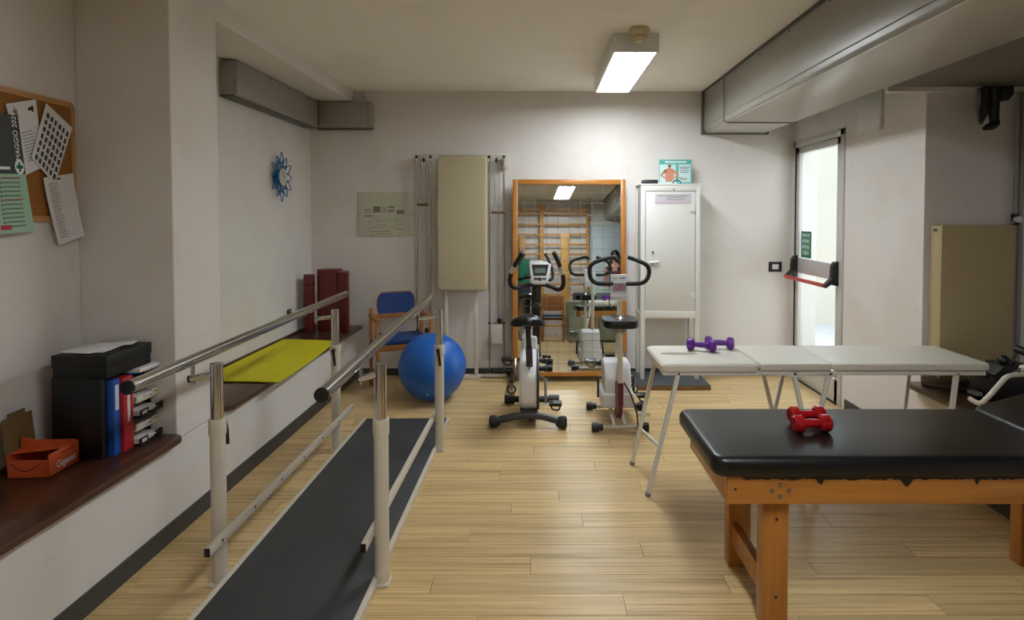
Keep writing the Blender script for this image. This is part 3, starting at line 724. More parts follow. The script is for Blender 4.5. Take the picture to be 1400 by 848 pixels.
def qs(u, v, l=.0016): return P[0].lerp(P[1], u).lerp(P[3].lerp(P[2], u), v) + Vector((.015 * v * v + l, 0, 0))
up_ = (qs(.9, .1) - qs(.9, .4)).normalized(); rt_ = (qs(.95, .3) - qs(.7, .3)).normalized()
text_part('month_name', 'MAGGIO 2024', .031, WHITEI, s4[0], qs(.94, .385), up_, -rt_, .0004)
bb = MB(); cc = qs(.90, .44); 
bb.face([cc + up_ * .03 * math.sin(2 * PI * i / 20) + rt_ * .022 * math.cos(2 * PI * i / 20) for i in range(20)]); part('emblem_disc', bb, WHITEI, s4[0], smooth=False)
lf_ = Vector((.0006, 0, 0)); bb = MB()
for a_, c_ in ((.02, .007), (.006, .02)): bb.face([cc + lf_ + up_ * c_ * s1_ + rt_ * a_ * .8 * s2_ for s1_, s2_ in ((-1, -1), (-1, 1), (1, 1), (1, -1))])
part('emblem_cross', bb, GREENS, s4[0], smooth=False)

# ================================================================== FILES ON THE NEAR BENCH
ZB = .4858
def upright(name, x0, x1, y0, y1, z1, m, label, cat, lab=None):
    t = thing(name, ((x0 + x1) / 2, (y0 + y1) / 2, ZB), label, cat)
    part('cover', MB().box((x0, y0, ZB), (x1, y1, z1), .003), m, t)
    if lab: part('spine_label', MB().box((x1, (y0 + y1) / 2 - lab[2], lab[0]), (x1 + .001, (y0 + y1) / 2 + lab[2], lab[1])), PAPER, t)
    return t
upright('box_file', -2.075, -1.862, 2.520, 2.556, .835, BLKBOX, 'tall black box file standing nearest the orange carton', 'file box')
upright('ring_binder', -2.07, -1.838, 2.558, 2.600, .815, BLUEB, 'blue ring binder standing between black file and red binder', 'binder', (.68, .79, .010))
upright('ring_binder', -2.07, -1.825, 2.602, 2.664, .812, REDB, 'red ring binder standing beside the letter trays', 'binder', (.61, .74, .008))
tx0, tx1, ty0, ty1 = -2.10, -1.800, 2.670, 2.826
lab_t = ('lowest black letter tray of the stack beside red binder', 'beige letter tray second from the bottom of the stack', 'black letter tray in the middle of the stack', 'beige letter tray second from the top of the stack', 'dark letter tray at top of the stack under the flat box')
for i in range(5):
    z0 = ZB + i * .064; dx = (0, -.018, .004, -.014, -.02)[i]
    t = thing('letter_tray', ((tx0 + tx1) / 2, (ty0 + ty1) / 2, z0), lab_t[i], 'letter tray', 'stack of letter trays')
    m = BLKBOX if i % 2 == 0 else TRAYB
    part('tray_floor', MB().box((tx0, ty0, z0), (tx1 + dx, ty1, z0 + .006), .002), m, t)
    part('tray_side', MB().prism([(tx0, z0 + .006), (tx1 + dx - .05, z0 + .006), (tx1 + dx - .06, z0 + .045), (tx0, z0 + .0635)], 1, ty1 - .005, ty1), m, t)
    part('tray_side', MB().prism([(tx0, z0 + .006), (tx1 + dx - .05, z0 + .006), (tx1 + dx - .06, z0 + .045), (tx0, z0 + .0635)], 1, ty0, ty0 + .005), m, t)
    part('front_lip', MB().box((tx1 + dx - .006, ty0, z0 + .005), (tx1 + dx, ty0 + .055, z0 + .034), .002), m, t)
    part('front_lip', MB().box((tx1 + dx - .006, ty1 - .05, z0 + .005), (tx1 + dx, ty1, z0 + .034), .002), m, t)
    part('name_tag', MB().box((tx1 + dx, ty0 + .01, z0 + .012), (tx1 + dx + .001, ty0 + .042, z0 + .028)), PAPER, t)
    if i < 5:
        pt = thing('paper_stack', ((tx0 + tx1) / 2, (ty0 + ty1) / 2, z0 + .0065), 'loose white papers inside the ' + ('lowest black', 'lower beige', 'middle black', 'upper beige', 'topmost dark')[i] + ' letter tray', 'papers', 'papers in the letter trays')
        for k in range(3): part('sheets', MB().box((tx0 + .02, ty0 + .008 + .003 * k, z0 + .0065 + k * .007), (tx1 + dx - .012 + .006 * k, ty1 - .009 - .002 * k, z0 + .0125 + k * .007), .001), PAPER, pt)
ztop = .836
bf = thing('document_folder', (-1.95, 2.75, .812), 'thin blue folder of papers squeezed under the flat carton', 'folder')
part('cover', MB().box((-2.09, 2.672, .812), (-1.812, 2.822, .8165), .001), BLUEB, bf)
part('sheets', MB().box((-2.085, 2.675, .8166), (-1.800, 2.818, .834), .002), PAPER, bf)
fbx = thing('flat_box', (-1.98, 2.66, ztop), 'flat black carton lying on top of the files and trays', 'box')
part('body', MB().box((-2.055, 2.505, ztop), (-1.825, 2.79, ztop + .075), .003), BLKBOX, fbx)
part('lid', MB().box((-2.058, 2.502, ztop + .045), (-1.822, 2.793, ztop + .098), .003), BLKBOX, fbx)
zz = ztop + .0985
for i, (x_, y_, r_, dx, dy) in enumerate(((-1.97, 2.66, .12, .08, .11), (-1.965, 2.63, -.18, .075, .10), (-1.93, 2.70, .3, .08, .04))):
    b = MB().box((-dx, -dy, 0), (dx, dy, .0035), .001)
    t = single('paper_sheets', b, PAPER, ('lowest white papers lying on the flat black carton', 'middle white papers lying askew on the flat black carton', 'small top papers lying on the flat black carton')[i], 'papers', 'papers on the flat carton')
    t.location = (x_, y_, zz + i * .0038); t.rotation_euler = (0, 0, r_)
# ---- orange carton with open lid
oc = thing('phone_carton', (-2.03, 2.382, ZB), 'small open orange carton with white lettering', 'carton', rotz=.06); oc.scale = (1.12, 1.05, 1.15)
ax0, ax1, ay0, ay1, ah_ = -.068, .072, -.04, .12, .078
b = MB(); th = .003
b.box((ax0, ay0, 0), (ax1, ay1, th)); b.box((ax0, ay0, 0), (ax1, ay0 + th, ah_ * .78)); b.box((ax0, ay1 - th, 0), (ax1, ay1, ah_)); b.box((ax0, ay0, 0), (ax0 + th, ay1, ah_)); b.box((ax1 - th, ay0, 0), (ax1, ay1, ah_))
part('tray_body', b, ORANGE, oc)
part('lid_panel', MB().prism([(ax0, ay0 + .01), (ax0, ay1), (ax1 - .004, ay1 - .004), (ax1 - .004, ay0 + .06), (.01, ay0 + .035)], 2, ah_ + .001, ah_ + .004), ORANGE, oc)
Mf = Matrix.Translation((ax0 - .002, 0, .03)) @ Matrix.Rotation(math.radians(-6), 4, 'Y')
part('back_flap', MB().box((-.003, ay0 + .005, -.028), (0, ay1 - .01, .165), 0, 2, Mf), CARD, oc, 'brown inner side of lid')
part('flap_tab', MB().box((-.0029, ay0 + .035, .165), (-.0005, ay1 - .04, .182), 0, 2, Mf), CARD, oc)
part('front_flap', MB().prism([(ax0 + .004, ah_), (ax1 - .03, ah_), (ax1 - .05, ah_ + .03), (ax0 + .006, ah_ + .045)], 1, .02, .023), ORANGE, oc)
part('cut_slot', MB().tube([(ax0 + .01 + .10 * i / 10, ay0 - .0006, .05 - .026 * math.sin(PI * i / 10)) for i in range(11)], .0014, 5), BLACK, oc)
part('side_slot', MB().box((ax1 - .001, ay0 + .065, .060), (ax1 + .0006, ay0 + .14, .064)), BLACK, oc)
text_part('lettering', 'Gigaset', .034, WHITEI, oc, (ax1 + .0008, ay0 + .038, .018), (0, 1, 0), (0, 0, 1), .0003)

# ================================================================== ARMCHAIR AND BALL
chair = thing('armchair', (-1.24, 5.29, 0), 'beech armchair with blue padded seat and back, behind the ball', 'chair', rotz=math.radians(25)); chair.scale = (.92, .80, 1)
for s_ in (-1, 1):
    part('leg', MB().bar((s_ * .25, -.205, 0), (s_ * .25, -.205, .625), .032, .038, (0, 1, 0), .006), BEECH, chair)
    part('leg', MB().bar((s_ * .25, .225, 0), (s_ * .25, .20, .70), .032, .038, (0, 1, 0), .006), BEECH, chair)
    part('armrest', MB().box((s_ * .25 - .024, -.235, .625), (s_ * .25 + .024, .215, .650), .008), BEECH, chair)
    part('side_rail', MB().box((s_ * .25 - .013, -.19, .37), (s_ * .25 + .013, .19, .42), .003), BEECH, chair)
part('front_rail', MB().box((-.235, -.215, .37), (.235, -.19, .42), .003), BEECH, chair)
part('back_rail', MB().box((-.235, .195, .60), (.235, .22, .64), .003), BEECH, chair)
sb = MB().prism(round_rect(-.225, -.22, .225, .17, .06), 2, .42, .475, .02, 3)
part('seat', sb, BLUEF, chair, 'blue fabric seat')
def back_shape(th0, inset):
    b = MB(); n = 14; rows = [(z, (.19 - .03 * ((z - .72) / .12) ** 2) - inset) for z in [.61 + inset + (.225 - 2 * inset) * i / 8 for i in range(9)]]
    F_ = []; B2 = []
    for z, hw in rows:
        e = min(1, max(0, min(z - .61, .835 - z) / .04)) ** .5; hw2 = hw * (.86 + .14 * e)
        F_.append([b.bm.verts.new((hw2 * (2 * i / n - 1), .215 - th0 / 2 + .03 * (1 - (2 * i / n - 1) ** 2) + (z - .6) * .12, z)) for i in range(n + 1)])
        B2.append([b.bm.verts.new((hw2 * (2 * i / n - 1), .215 + th0 / 2 + .03 * (1 - (2 * i / n - 1) ** 2) + (z - .6) * .12, z)) for i in range(n + 1)])
    for r_ in range(8):
        for i in range(n):
            b.bm.faces.new((F_[r_][i], F_[r_][i + 1], F_[r_ + 1][i + 1], F_[r_ + 1][i])); b.bm.faces.new((B2[r_][i], B2[r_ + 1][i], B2[r_ + 1][i + 1], B2[r_][i + 1]))
        b.bm.faces.new((F_[r_][0], F_[r_ + 1][0], B2[r_ + 1][0], B2[r_][0])); b.bm.faces.new((F_[r_][n], B2[r_][n], B2[r_ + 1][n], F_[r_ + 1][n]))
    for i in range(n):
        b.bm.faces.new((F_[0][i], B2[0][i], B2[0][i + 1], F_[0][i + 1])); b.bm.faces.new((F_[8][i], F_[8][i + 1], B2[8][i + 1], B2[8][i]))
    return b
bs = part('back_shell', back_shape(.016, 0), BEECH, chair)
part('back_pad', back_shape(.034, .010), BLUEF, chair, 'blue fabric back pad')
br_, bc = .276, Vector((-.896, 4.93, .2765))
ball = thing('exercise_ball', (bc.x, bc.y, 0), 'large blue inflatable exercise ball on the floor', 'ball')
part('ball', MB().sphere(bc, br_, 64, 36), BALL, ball)
dv = Vector((.0, -.78, -.62)).normalized()
part('valve_plug', MB().rod(bc + dv * (br_ - .006), bc + dv * (br_ + .004), .008, 10), WHITE, ball, 'small white valve plug')

# ================================================================== BACK WALL THINGS
fr0, fr1 = oy(490, 323, D), oy(565, 263, D)
pf = thing('evacuation_plan', (fr0.x, D, fr0.z), 'clip-framed evacuation plan on the back wall left of the pulleys', 'framed plan')
part('backing', MB().box((fr0.x, D - .010, fr0.z), (fr1.x, D, fr1.z), .002), mat('plan_paper', (240, 236, 226), .7), pf)
Wp, Hp = fr1.x - fr0.x, fr1.z - fr0.z; O_ = (fr0.x, D - .0104, fr0.z)
random.seed(5)
rects('text_blocks', [(a * Wp, c * Hp, e * Wp, f * Hp) for a, c, e, f in ((.12, .60, .26, .615), (.12, .57, .24, .58), (.12, .545, .26, .555), (.28, .54, .41, .68), (.44, .55, .52, .57), (.44, .60, .52, .62), (.44, .65, .52, .66), (.55, .56, .66, .60), (.55, .64, .66, .68), (.7, .5, .84, .6), (.72, .68, .86, .69))], mat('plan_ink', (150, 144, 130), .8), pf, O_, (1, 0, 0), (0, 0, 1), (0, -1, 0))
rects('red_line', [(.12 * Wp, .45 * Hp, .26 * Wp, .475 * Hp)], mat('plan_red', (150, 104, 92), .8), pf, O_, (1, 0, 0), (0, 0, 1), (0, -1, 0))
pl = []
for i in range(26):
    a = .2 + random.random() * .5; c = .1 + random.random() * .3
    pl.append((a * Wp, c * Hp, (a + .06 + random.random() * .1) * Wp, (c + .008) * Hp) if i % 2 else (a * Wp, c * Hp, (a + .006) * Wp, (c + .05 + random.random() * .06) * Hp))
rects('plan_drawing', pl + [(.22 * Wp, .10 * Hp, .56 * Wp, .112 * Hp), (.35 * Wp, .05 * Hp, .63 * Wp, .06 * Hp)], MATS['plan_ink'], pf, O_, (1, 0, 0), (0, 0, 1), (0, -1, 0))
part('cover_glass', MB().box((fr0.x, D - .0135, fr0.z), (fr1.x, D - .0115, fr1.z)), glass_mat('clip_glass', (245, 246, 242), .04), pf, smooth=False)
for u_, v_ in ((.2, 1), (.85, 1), (.25, 0), (.75, 0), (0, .5), (1, .5)): part('clip', MB().cbox((fr0.x + u_ * Wp, D - .008, fr0.z + v_ * Hp), (.012, .015, .012), .002), STEEL, pf)
s0, s1_ = oy(1050.5, 371.5, D), oy(1068.5, 358, D)
sw = thing('light_switch', (s0.x, D, s0.z), 'black-framed light switch on the back wall near the door', 'switch')
part('frame', MB().box((s0.x, D - .010, s0.z), (s1_.x, D, s1_.z), .004), mat('switch_frame', (30, 32, 40), .35), sw)
part('rocker', MB().box((s0.x + .032, D - .013, s0.z + .024), (s1_.x - .030, D - .009, s1_.z - .024), .002), WHITE, sw)

# ---- pulley apparatus
YP = 5.60
def X(px, Y): return (px - 739) * (Y * math.cos(TILT)) / FPX
def at(px, py, Y): return oy(px, py, Y)
pm = thing('pulley_machine', (-.76, YP, 0), 'wall pulley apparatus with chrome tubes, ropes and wooden handles', 'pulley machine')
ztb = at(630, 212, YP).z
part('top_bar', MB().box((at(566, 212, YP).x, YP - .012, ztb - .006), (at(693, 212, YP).x, YP + .012, ztb + .010), .002), CREAM, pm)
for px, zl in ((570, at(570, 450, YP).z), (589, at(589, 450, YP).z), (669, at(669, 441, YP).z), (689, at(689, 441, YP).z)):
    x_ = at(px, 300, YP).x
    gt = part('guide_tube', MB().rod((x_, YP, zl), (x_, YP, ztb - .006), .0095, 14), CHROME, pm, 'chrome guide tube')
    part('tube_stop', MB().rod((x_, YP, zl - .012), (x_, YP, zl + .004), .013, 12), BLACK, gt)
    part('lower_tube', MB().rod((x_, YP, .035), (x_, YP, zl - .010), .007, 12), STEEL, gt)
    part('tube_collar', MB().rod((x_, YP, ztb - .03), (x_, YP, ztb - .006), .0125, 12), BLACK, gt)
for px, s_ in ((573, 1), (691, 1)):
    x_ = at(px, 215, YP).x
    part('wall_bracket', MB().box((x_ - .014, YP + .012, ztb - .115), (x_ + .014, D - .003, ztb - .003), .002), CREAM, pm)
for px_p, ra, rb, hx0, hx1, hy, wy in ((579, 576, 582.5, 569.5, 584.5, 280, 445), (678.5, 676.5, 682.5, 671.5, 691, 290.5, 432)):
    xp = at(px_p, 219, YP - .02).x; zp = at(px_p, 219, YP).z
    pu = part('pulley', MB().lathe([(0, -.009), (.022, -.009), (.017, 0), (.022, .009), (0, .009)], 18, Matrix.Translation((xp, YP - .01, zp)) @ Matrix.Rotation(PI / 2, 4, 'Y')), BLACK, pm)
    part('pulley_hook', MB().tube([(xp, YP - .01, zp), (xp, YP - .01, ztb - .005)], .004, 8), STEEL, pu)
    xa, xb = at(ra, 300, YP - .02).x, at(rb, 300, YP - .02).x; zw = at(rb, wy, YP).z; zh = at(ra, hy, YP).z
    part('rope', MB().rod((xa, YP - .012, zh + .05), (xa, YP - .012, zp), .003, 6), mat('rope', (150, 140, 120), .9), pm)
    part('rope', MB().rod((xb, YP - .008, zw), (xb, YP - .008, zp), .003, 6), MATS['rope'], pm)
    h0, h1 = at(hx0, hy, YP - .05).x, at(hx1, hy, YP - .05).x
    hd = part('handle', MB().rod((h0, YP - .03, zh), (h1, YP - .03, zh), .012, 14), mat('handle_wood', (112, 84, 50), .5), pm, 'brown wooden handle')
    part('handle_wire', MB().tube([(h0 + .008, YP - .03, zh), (h0 + .008, YP - .03, zh + .055), (h1 - .008, YP - .03, zh + .055), (h1 - .008, YP - .03, zh)], .0025, 6), STEEL, hd)
    part('handle_ring', MB().tube([((h0 + h1) / 2 + .013 * math.cos(2 * PI * i / 12), YP - .03, zh + .07 + .013 * math.sin(2 * PI * i / 12)) for i in range(12)], .0025, 6, closed=True), STEEL, hd)
    sn = part('snap_hook', MB().tube([(xb + .012 * math.cos(2 * PI * i / 14), YP - .008, zw + .022 * math.sin(2 * PI * i / 14)) for i in range(14)], .003, 6, closed=True), STEEL, pm)
    part('hook_weight', MB().sphere((xb, YP - .008, zw - .045), .022, 14, 10, (1, .8, 1.3)), BLACK, pm)
for (xa, xb, ya, yb) in ((672, 687, 444, 470), (572, 587, 452, 476)):
    a_, b_ = at(xa, yb, YP), at(xb, ya, YP)
    wb = part('weight_plate', MB().box((a_.x, YP - .014, a_.z), (b_.x, YP + .014, b_.z), .003), CREAM, pm, 'cream weight plate')
    part('plate_hook', MB().tube([(a_.x + .02, YP, b_.z), (a_.x + .02, YP, b_.z + .015), (b_.x - .02, YP, b_.z + .015), (b_.x - .02, YP, b_.z)], .003, 6), STEEL, wb)
part('foot_bar', MB().box((at(566, 510, YP).x, YP - .012, .012), (at(693, 510, YP).x, YP + .012, .036), .002), CREAM, pm)
# ---- folded couch pad standing on its frame
cp = thing('couch_pad', (-.70, 5.52, 0), 'long beige padded couch board standing upright against the wall', 'couch')
a_, b_ = at(598, 398, 5.52), at(666, 213, 5.52)
part('pad', MB().prism(round_rect(a_.x, a_.z, b_.x, b_.z, .05, 6), 1, 5.495, 5.560, .02, 4), BEIGE, cp, 'beige vinyl pad')
for px in (610, 651):
    x_ = at(px, 450, 5.56).x
    part('frame_leg', MB().box((x_ - .016, 5.555, .036), (x_ + .016, 5.585, a_.z + .12), .004), CREAM, cp)
part('frame_foot', MB().box((at(604, 510, 5.57).x, 5.555, .0), (at(657, 510, 5.57).x, 5.586, .036), .004), CREAM, cp)

# ================================================================== MIRROR
nrm = -ray(722, 351); nrm.normalize()
PM = oy(779, 513, 5.47); PM.z = .052
xa_ = Vector((0, 0, 1)).cross(-nrm).normalized() * -1
ya_ = -nrm; za_ = xa_.cross(ya_).normalized()
if za_.z < 0: xa_ = -xa_; za_ = xa_.cross(ya_).normalized()
MM = Matrix((xa_, ya_, za_)).transposed().to_4x4(); MM.translation = PM
mi = thing('wall_mirror', PM, 'tall grid-lined mirror in orange wood frame leaning against the wall', 'mirror', matrix=MM)
HW, HH, FWd = .525, 1.815, .048
part('glass', MB().box((-HW + .02, 0, .02), (HW - .02, .006, HH - .02)), MIRROR, mi, 'mirror glass', smooth=False)
part('back_panel', MB().box((-HW + .01, .0062, .01), (HW - .01, .016, HH - .01)), CARD, mi)
part('frame_stile', MB().box((-HW, -.014, 0), (-HW + FWd, .018, HH), .004), OAK, mi)
part('frame_stile', MB().box((HW - FWd, -.014, 0), (HW, .018, HH), .004), OAK, mi)
part('frame_rail', MB().box((-HW + FWd, -.013, HH - FWd), (HW - FWd, .017, HH), .004), OAKX, mi)
part('frame_rail', MB().box((-HW + FWd, -.013, 0), (HW - FWd, .017, FWd - .008), .004), OAKX, mi)
vm = MB().box((-.0011, -.0006, FWd), (.0011, -.0001, HH - FWd)).mesh('grid_line', False); vm.materials.append(GRIDL)
hm = MB().box((-HW + FWd, -.0006, -.0011), (HW - FWd, -.0001, .0011)).mesh('grid_line', False); hm.materials.append(GRIDL)
for i in range(-4, 5): link_copy(vm, 'grid_line', GRIDL, mi, (i * .1055 + .0, 0, 0))
for i in range(16): link_copy(hm, 'grid_line', GRIDL, mi, (0, 0, .115 + i * .1055))
for s_ in (-1, 1):
    xs_ = s_ * HW
    part('stand_foot', MB().box((xs_ - .018, -.385, .020), (xs_ + .018, -.0145, .044), .003), BLACK if s_ < 0 else STEEL, mi)
    ca = part('caster_fork', MB().box((xs_ - .014, -.385, -.045), (xs_ + .014, -.381, .021), .001).box((xs_ - .014, -.349, -.045), (xs_ + .014, -.345, .021), .001).rod((xs_, -.387, -.037), (xs_, -.343, -.037), .006, 10), STEEL, mi)
    Mw = Matrix.Translation((xs_, -.365, -.037)) @ Matrix.Rotation(PI / 2, 4, 'X')
    cw = part('caster_wheel', MB().lathe([(.026, -.011), (.037, -.010), (.040, -.004), (.040, .004), (.037, .010), (.026, .011)], 24, Mw), RUBBER, mi, 'dark caster tyre')
    part('caster_hub', MB().lathe([(0, -.012), (.010, -.013), (.026, -.010), (.026, .010), (.010, .013), (0, .012)], 24, Mw), WPLAST, cw)
part('clamp_bar', MB().rod((-HW - .26, -.03, .06), (-HW + .01, -.03, .055), .014, 12).sphere((-HW - .18, -.03, .062), .024, 12, 8), BLACK, mi, 'black clamp bar')
part('support_hook', MB().tube([(-HW + .06, -.10, .14), (-HW + .05, -.11, .02), (-HW + .09, -.16, -.02)], .006, 8), STEEL, mi)

# ================================================================== WHITE CABINET ON ITS PLATFORM
pt_ = thing('low_platform', (1.16, 5.44, 0), 'low wooden platform with dark rubber top beneath the white cabinet', 'platform')
part('wood_edge', MB().box((.83, 5.195, 0), (1.49, 5.685, .036), .003), mat('platform_wood', (150, 104, 56), .6, rgb2=(96, 62, 32), scale=(4, 20, 40)), pt_)
part('rubber_top', MB().box((.832, 5.197, .036), (1.488, 5.684, .043), .002), mat('rubber_top', (72, 74, 78), .7), pt_)
ca0, ca1, cy0_, cy1_, cz0, cz1 = .902, 1.436, 5.39, 5.665, .60, 1.80
wc = thing('medicine_cabinet', (1.17, 5.52, .043), 'white metal medicine cabinet on tall legs', 'cabinet')
for x_, y_ in ((ca0, cy0_), (ca1 - .04, cy0_), (ca0, cy1_ - .04), (ca1 - .04, cy1_ - .04)): part('leg', MB().box((x_, y_, .043), (x_ + .04, y_ + .04, cz1), .003), WHITE, wc)
part('top_panel', MB().box((ca0 - .006, cy0_ - .004, cz1), (ca1 + .006, cy1_ + .002, cz1 + .014), .003), WHITE, wc)
part('head_rail', MB().box((ca0 + .04, cy0_, cz1 - .055), (ca1 - .04, cy0_ + .03, cz1), .002), WHITE, wc)
part('foot_rail', MB().box((ca0 + .04, cy0_, cz0), (ca1 - .04, cy0_ + .03, cz0 + .07), .002), WHITE, wc)
part('side_panel', MB().box((ca0 + .008, cy0_ + .04, cz0 + .02), (ca0 + .014, cy1_ - .04, cz1)), mat('cabinet_side', (190, 192, 184), .4), wc)
part('side_panel', MB().box((ca1 - .014, cy0_ + .04, cz0 + .02), (ca1 - .008, cy1_ - .04, cz1)), WHITE, wc)
part('side_rail', MB().prism([(cy0_ + .04, cz0), (cy1_ - .04, cz0 + .03), (cy1_ - .04, cz0 + .06), (cy0_ + .04, cz0 + .03)], 0, ca0 + .002, ca0 + .008), WHITE, wc)
part('back_panel', MB().box((ca0 + .03, cy1_ - .012, cz0), (ca1 - .03, cy1_ - .004, cz1)), WHITE, wc)
part('bottom_panel', MB().box((ca0 + .02, cy0_ + .02, cz0), (ca1 - .02, cy1_ - .02, cz0 + .012)), WHITE, wc)
dr = part('door', MB().box((ca0 + .044, cy0_ + .003, cz0 + .072), (ca1 - .044, cy0_ + .022, cz1 - .058), .003), WHITE, wc, 'flat white door')
hz = at(890, 359, cy0_).z
part('handle', MB().rod((at(888, 358, cy0_).x, cy0_ - .012, hz), (at(888, 358, cy0_).x + .085, cy0_ - .022, hz + .006), .010, 12).rod((at(893, 358, cy0_).x, cy0_ + .004, hz), (at(893, 358, cy0_).x, cy0_ - .014, hz), .010, 12), WPLAST, dr)
part('lock', MB().rod((at(892.5, 345, cy0_).x, cy0_ + .004, at(892.5, 345, cy0_).z), (at(892.5, 345, cy0_).x, cy0_ - .004, at(892.5, 345, cy0_).z), .011, 12), STEEL, dr)
for py in (286, 405): part('hinge', MB().cbox((at(947, py, cy0_).x, cy0_, at(947, py, cy0_).z), (.045, .012, .055), .003), WHITE, dr)
lb0, lb1 = at(895.5, 279, cy0_), at(945, 265, cy0_)
lbp = part('paper_label', MB().box((lb0.x, cy0_ + .0015, lb0.z), (lb1.x, cy0_ + .003, lb1.z)), mat('label_paper', (206, 202, 208), .7), dr)
rects('label_print', [(.02, .07, .30, .078), (.10, .055, .27, .062), (.10, .035, .26, .042)], PALEINK, wc, (lb0.x, cy0_ + .0014, lb0.z), (1, 0, 0), (0, 0, 1), (0, -1, 0))
rects('label_red_line', [(.0, .005, .30, .014)], mat('label_pink', (206, 176, 184), .7), wc, (lb0.x, cy0_ + .0014, lb0.z), (1, 0, 0), (0, 0, 1), (0, -1, 0))
part('lock_tab', MB().cbox((at(921, 259, cy0_).x, cy0_ - .003, at(921, 259, cy0_).z), (.012, .008, .02), .002), STEEL, wc)
# poster card leaning on the wall on top of the cabinet
q0, q1_ = at(901, 253, 5.60), at(945.5, 218.5, 5.60); Wq, Hq = q1_.x - q0.x, q1_.z - q0.z; zq = cz1 + .0145
po = thing('poster_card', (q0.x, 5.60, zq), 'small teal printed card showing a bare back, on the cabinet', 'poster')
part('card', MB().box((q0.x, 5.598, zq), (q1_.x, 5.604, zq + Hq), .001), PALETEAL, po)
O_ = (q0.x, 5.598, zq)
rects('teal_band', [(0, Hq * .81, Wq, Hq), (Wq * .54, 0, Wq, Hq * .10), (Wq * .52, .1 * Hq, Wq * .60, Hq * .8), (0, .1 * Hq, .02 * Wq, Hq * .8), (.97 * Wq, .1 * Hq, Wq, Hq * .8)], TEAL, po, O_, (1, 0, 0), (0, 0, 1), (0, -1, 0), .0006)
rects('title_lines', [(Wq * .18, Hq * .88, Wq * .85, Hq * .93)], WHITEI, po, O_, (1, 0, 0), (0, 0, 1), (0, -1, 0), .0012)
rects('text_lines', [(Wq * .64, Hq * v, Wq * (.9 if i % 2 else .94), Hq * (v + .035)) for i, v in enumerate((.68, .63, .55, .48))], PALEINK, po, O_, (1, 0, 0), (0, 0, 1), (0, -1, 0), .0012)
rects('small_picture', [(Wq * .66, Hq * .2, Wq * .86, Hq * .26), (Wq * .6, Hq * .26, Wq * .7, Hq * .31)], mat('poster_tan', (176, 150, 120), .7), po, O_, (1, 0, 0), (0, 0, 1), (0, -1, 0), .0012)
bk = MB(); ff = lambda u, v: (q0.x + u * Wq, 5.598 - .0014, zq + v * Hq)
for poly in ([(.20, .12), (.42, .12), (.44, .3), (.46, .58), (.40, .64), (.24, .64), (.17, .58), (.20, .3)], [(.17, .60), (.22, .62), (.20, .50), (.10, .38), (.20, .28), (.20, .22), (.03, .36), (.10, .52)], [(.46, .60), (.41, .62), (.44, .50), (.53, .38), (.43, .28), (.43, .22), (.61, .36), (.54, .52)], [(.29, .62), (.35, .62), (.35, .70), (.29, .70)]):
    bk.face([ff(*p_) for p_ in poly])
part('back_figure', bk, SKINP, po, smooth=False)
bk = MB(); bk.face([(q0.x + (.32 + .055 * math.cos(2 * PI * i / 14)) * Wq, 5.598 - .0016, zq + (.745 + .06 * math.sin(2 * PI * i / 14)) * Hq) for i in range(14)])
part('hair', bk, mat('poster_hair', (128, 92, 62), .7), po, smooth=False)
bcx = at(888, 251, 5.50)
single('massager', MB().tube([(bcx.x - .075, 5.5, cz1 + .032), (bcx.x - .06, 5.5, cz1 + .036), (bcx.x + .06, 5.5, cz1 + .036), (bcx.x + .075, 5.5, cz1 + .036)], [.012, .019, .021, .018], 12), BLACK, 'black rounded bar lying at left on top of cabinet', 'gadget', origin=(bcx.x, 5.5, cz1 + .015))
rg = at(925.5, 252, 5.45)
single('cable_ring', MB().tube([(rg.x + .036 * math.cos(PI * i / 12), 5.45, zq + .004 + .030 * math.sin(PI * i / 12)) for i in range(13)], .005, 8), BLACK, 'small black loop in front of the teal card', 'loop', origin=(rg.x, 5.45, zq))

# ================================================================== MODERN EXERCISE BIKE
bk1 = thing('exercise_bike', (-.09, 4.27, 0), 'black and white exercise bike with digital console, left of the pair', 'exercise bike')
def smooth_path(pts, n=6):
    pts = [Vector(p) for p in pts]; out = []
    P_ = [pts[0] * 2 - pts[1]] + pts + [pts[-1] * 2 - pts[-2]]
    for i in range(1, len(P_) - 2):
        for k in range(n):
            t = k / n; a, b, c, d = P_[i - 1], P_[i], P_[i + 1], P_[i + 2]
            out.append(.5 * (2 * b + (c - a) * t + (2 * a - 5 * b + 4 * c - d) * t * t + (3 * b - a - 3 * c + d) * t ** 3))
    return out + [pts[-1]]
GM = mat('bike_grey', (58, 58, 62), .4)
x0b = -.09
stab = part('rear_stabilizer', MB().tube(smooth_path([(x0b - .235, 4.27, .05), (x0b - .16, 4.27, .068), (x0b - .06, 4.275, .084), (x0b + .08, 4.275, .084), (x0b + .17, 4.265, .066), (x0b + .235, 4.255, .05)]), .026, 16), GM, bk1)
for s_, y_ in ((-1, 4.27), (1, 4.252)):
    part('end_cap', MB().tube([(x0b + s_ * .205, y_, .054), (x0b + s_ * .225, y_, .048), (x0b + s_ * .265, y_, .046), (x0b + s_ * .278, y_, .046)], [.030, .042, .045, .034], 16), BLACK, stab)
fst = part('front_stabilizer', MB().rod((x0b - .13, 4.80, .045), (x0b + .17, 4.80, .045), .026, 14), BLACK, bk1)
for s_, a_ in ((-1, x0b - .13), (1, x0b + .17)): part('end_cap', MB().rod((a_ - s_ * .01, 4.80, .044), (a_ + s_ * .07, 4.80, .044), .036, 14), BLACK, fst)
part('frame_tube', MB().tube([(x0b + .02, 4.27, .07), (x0b + .02, 4.80, .07)], .024, 10), BLACK, bk1)
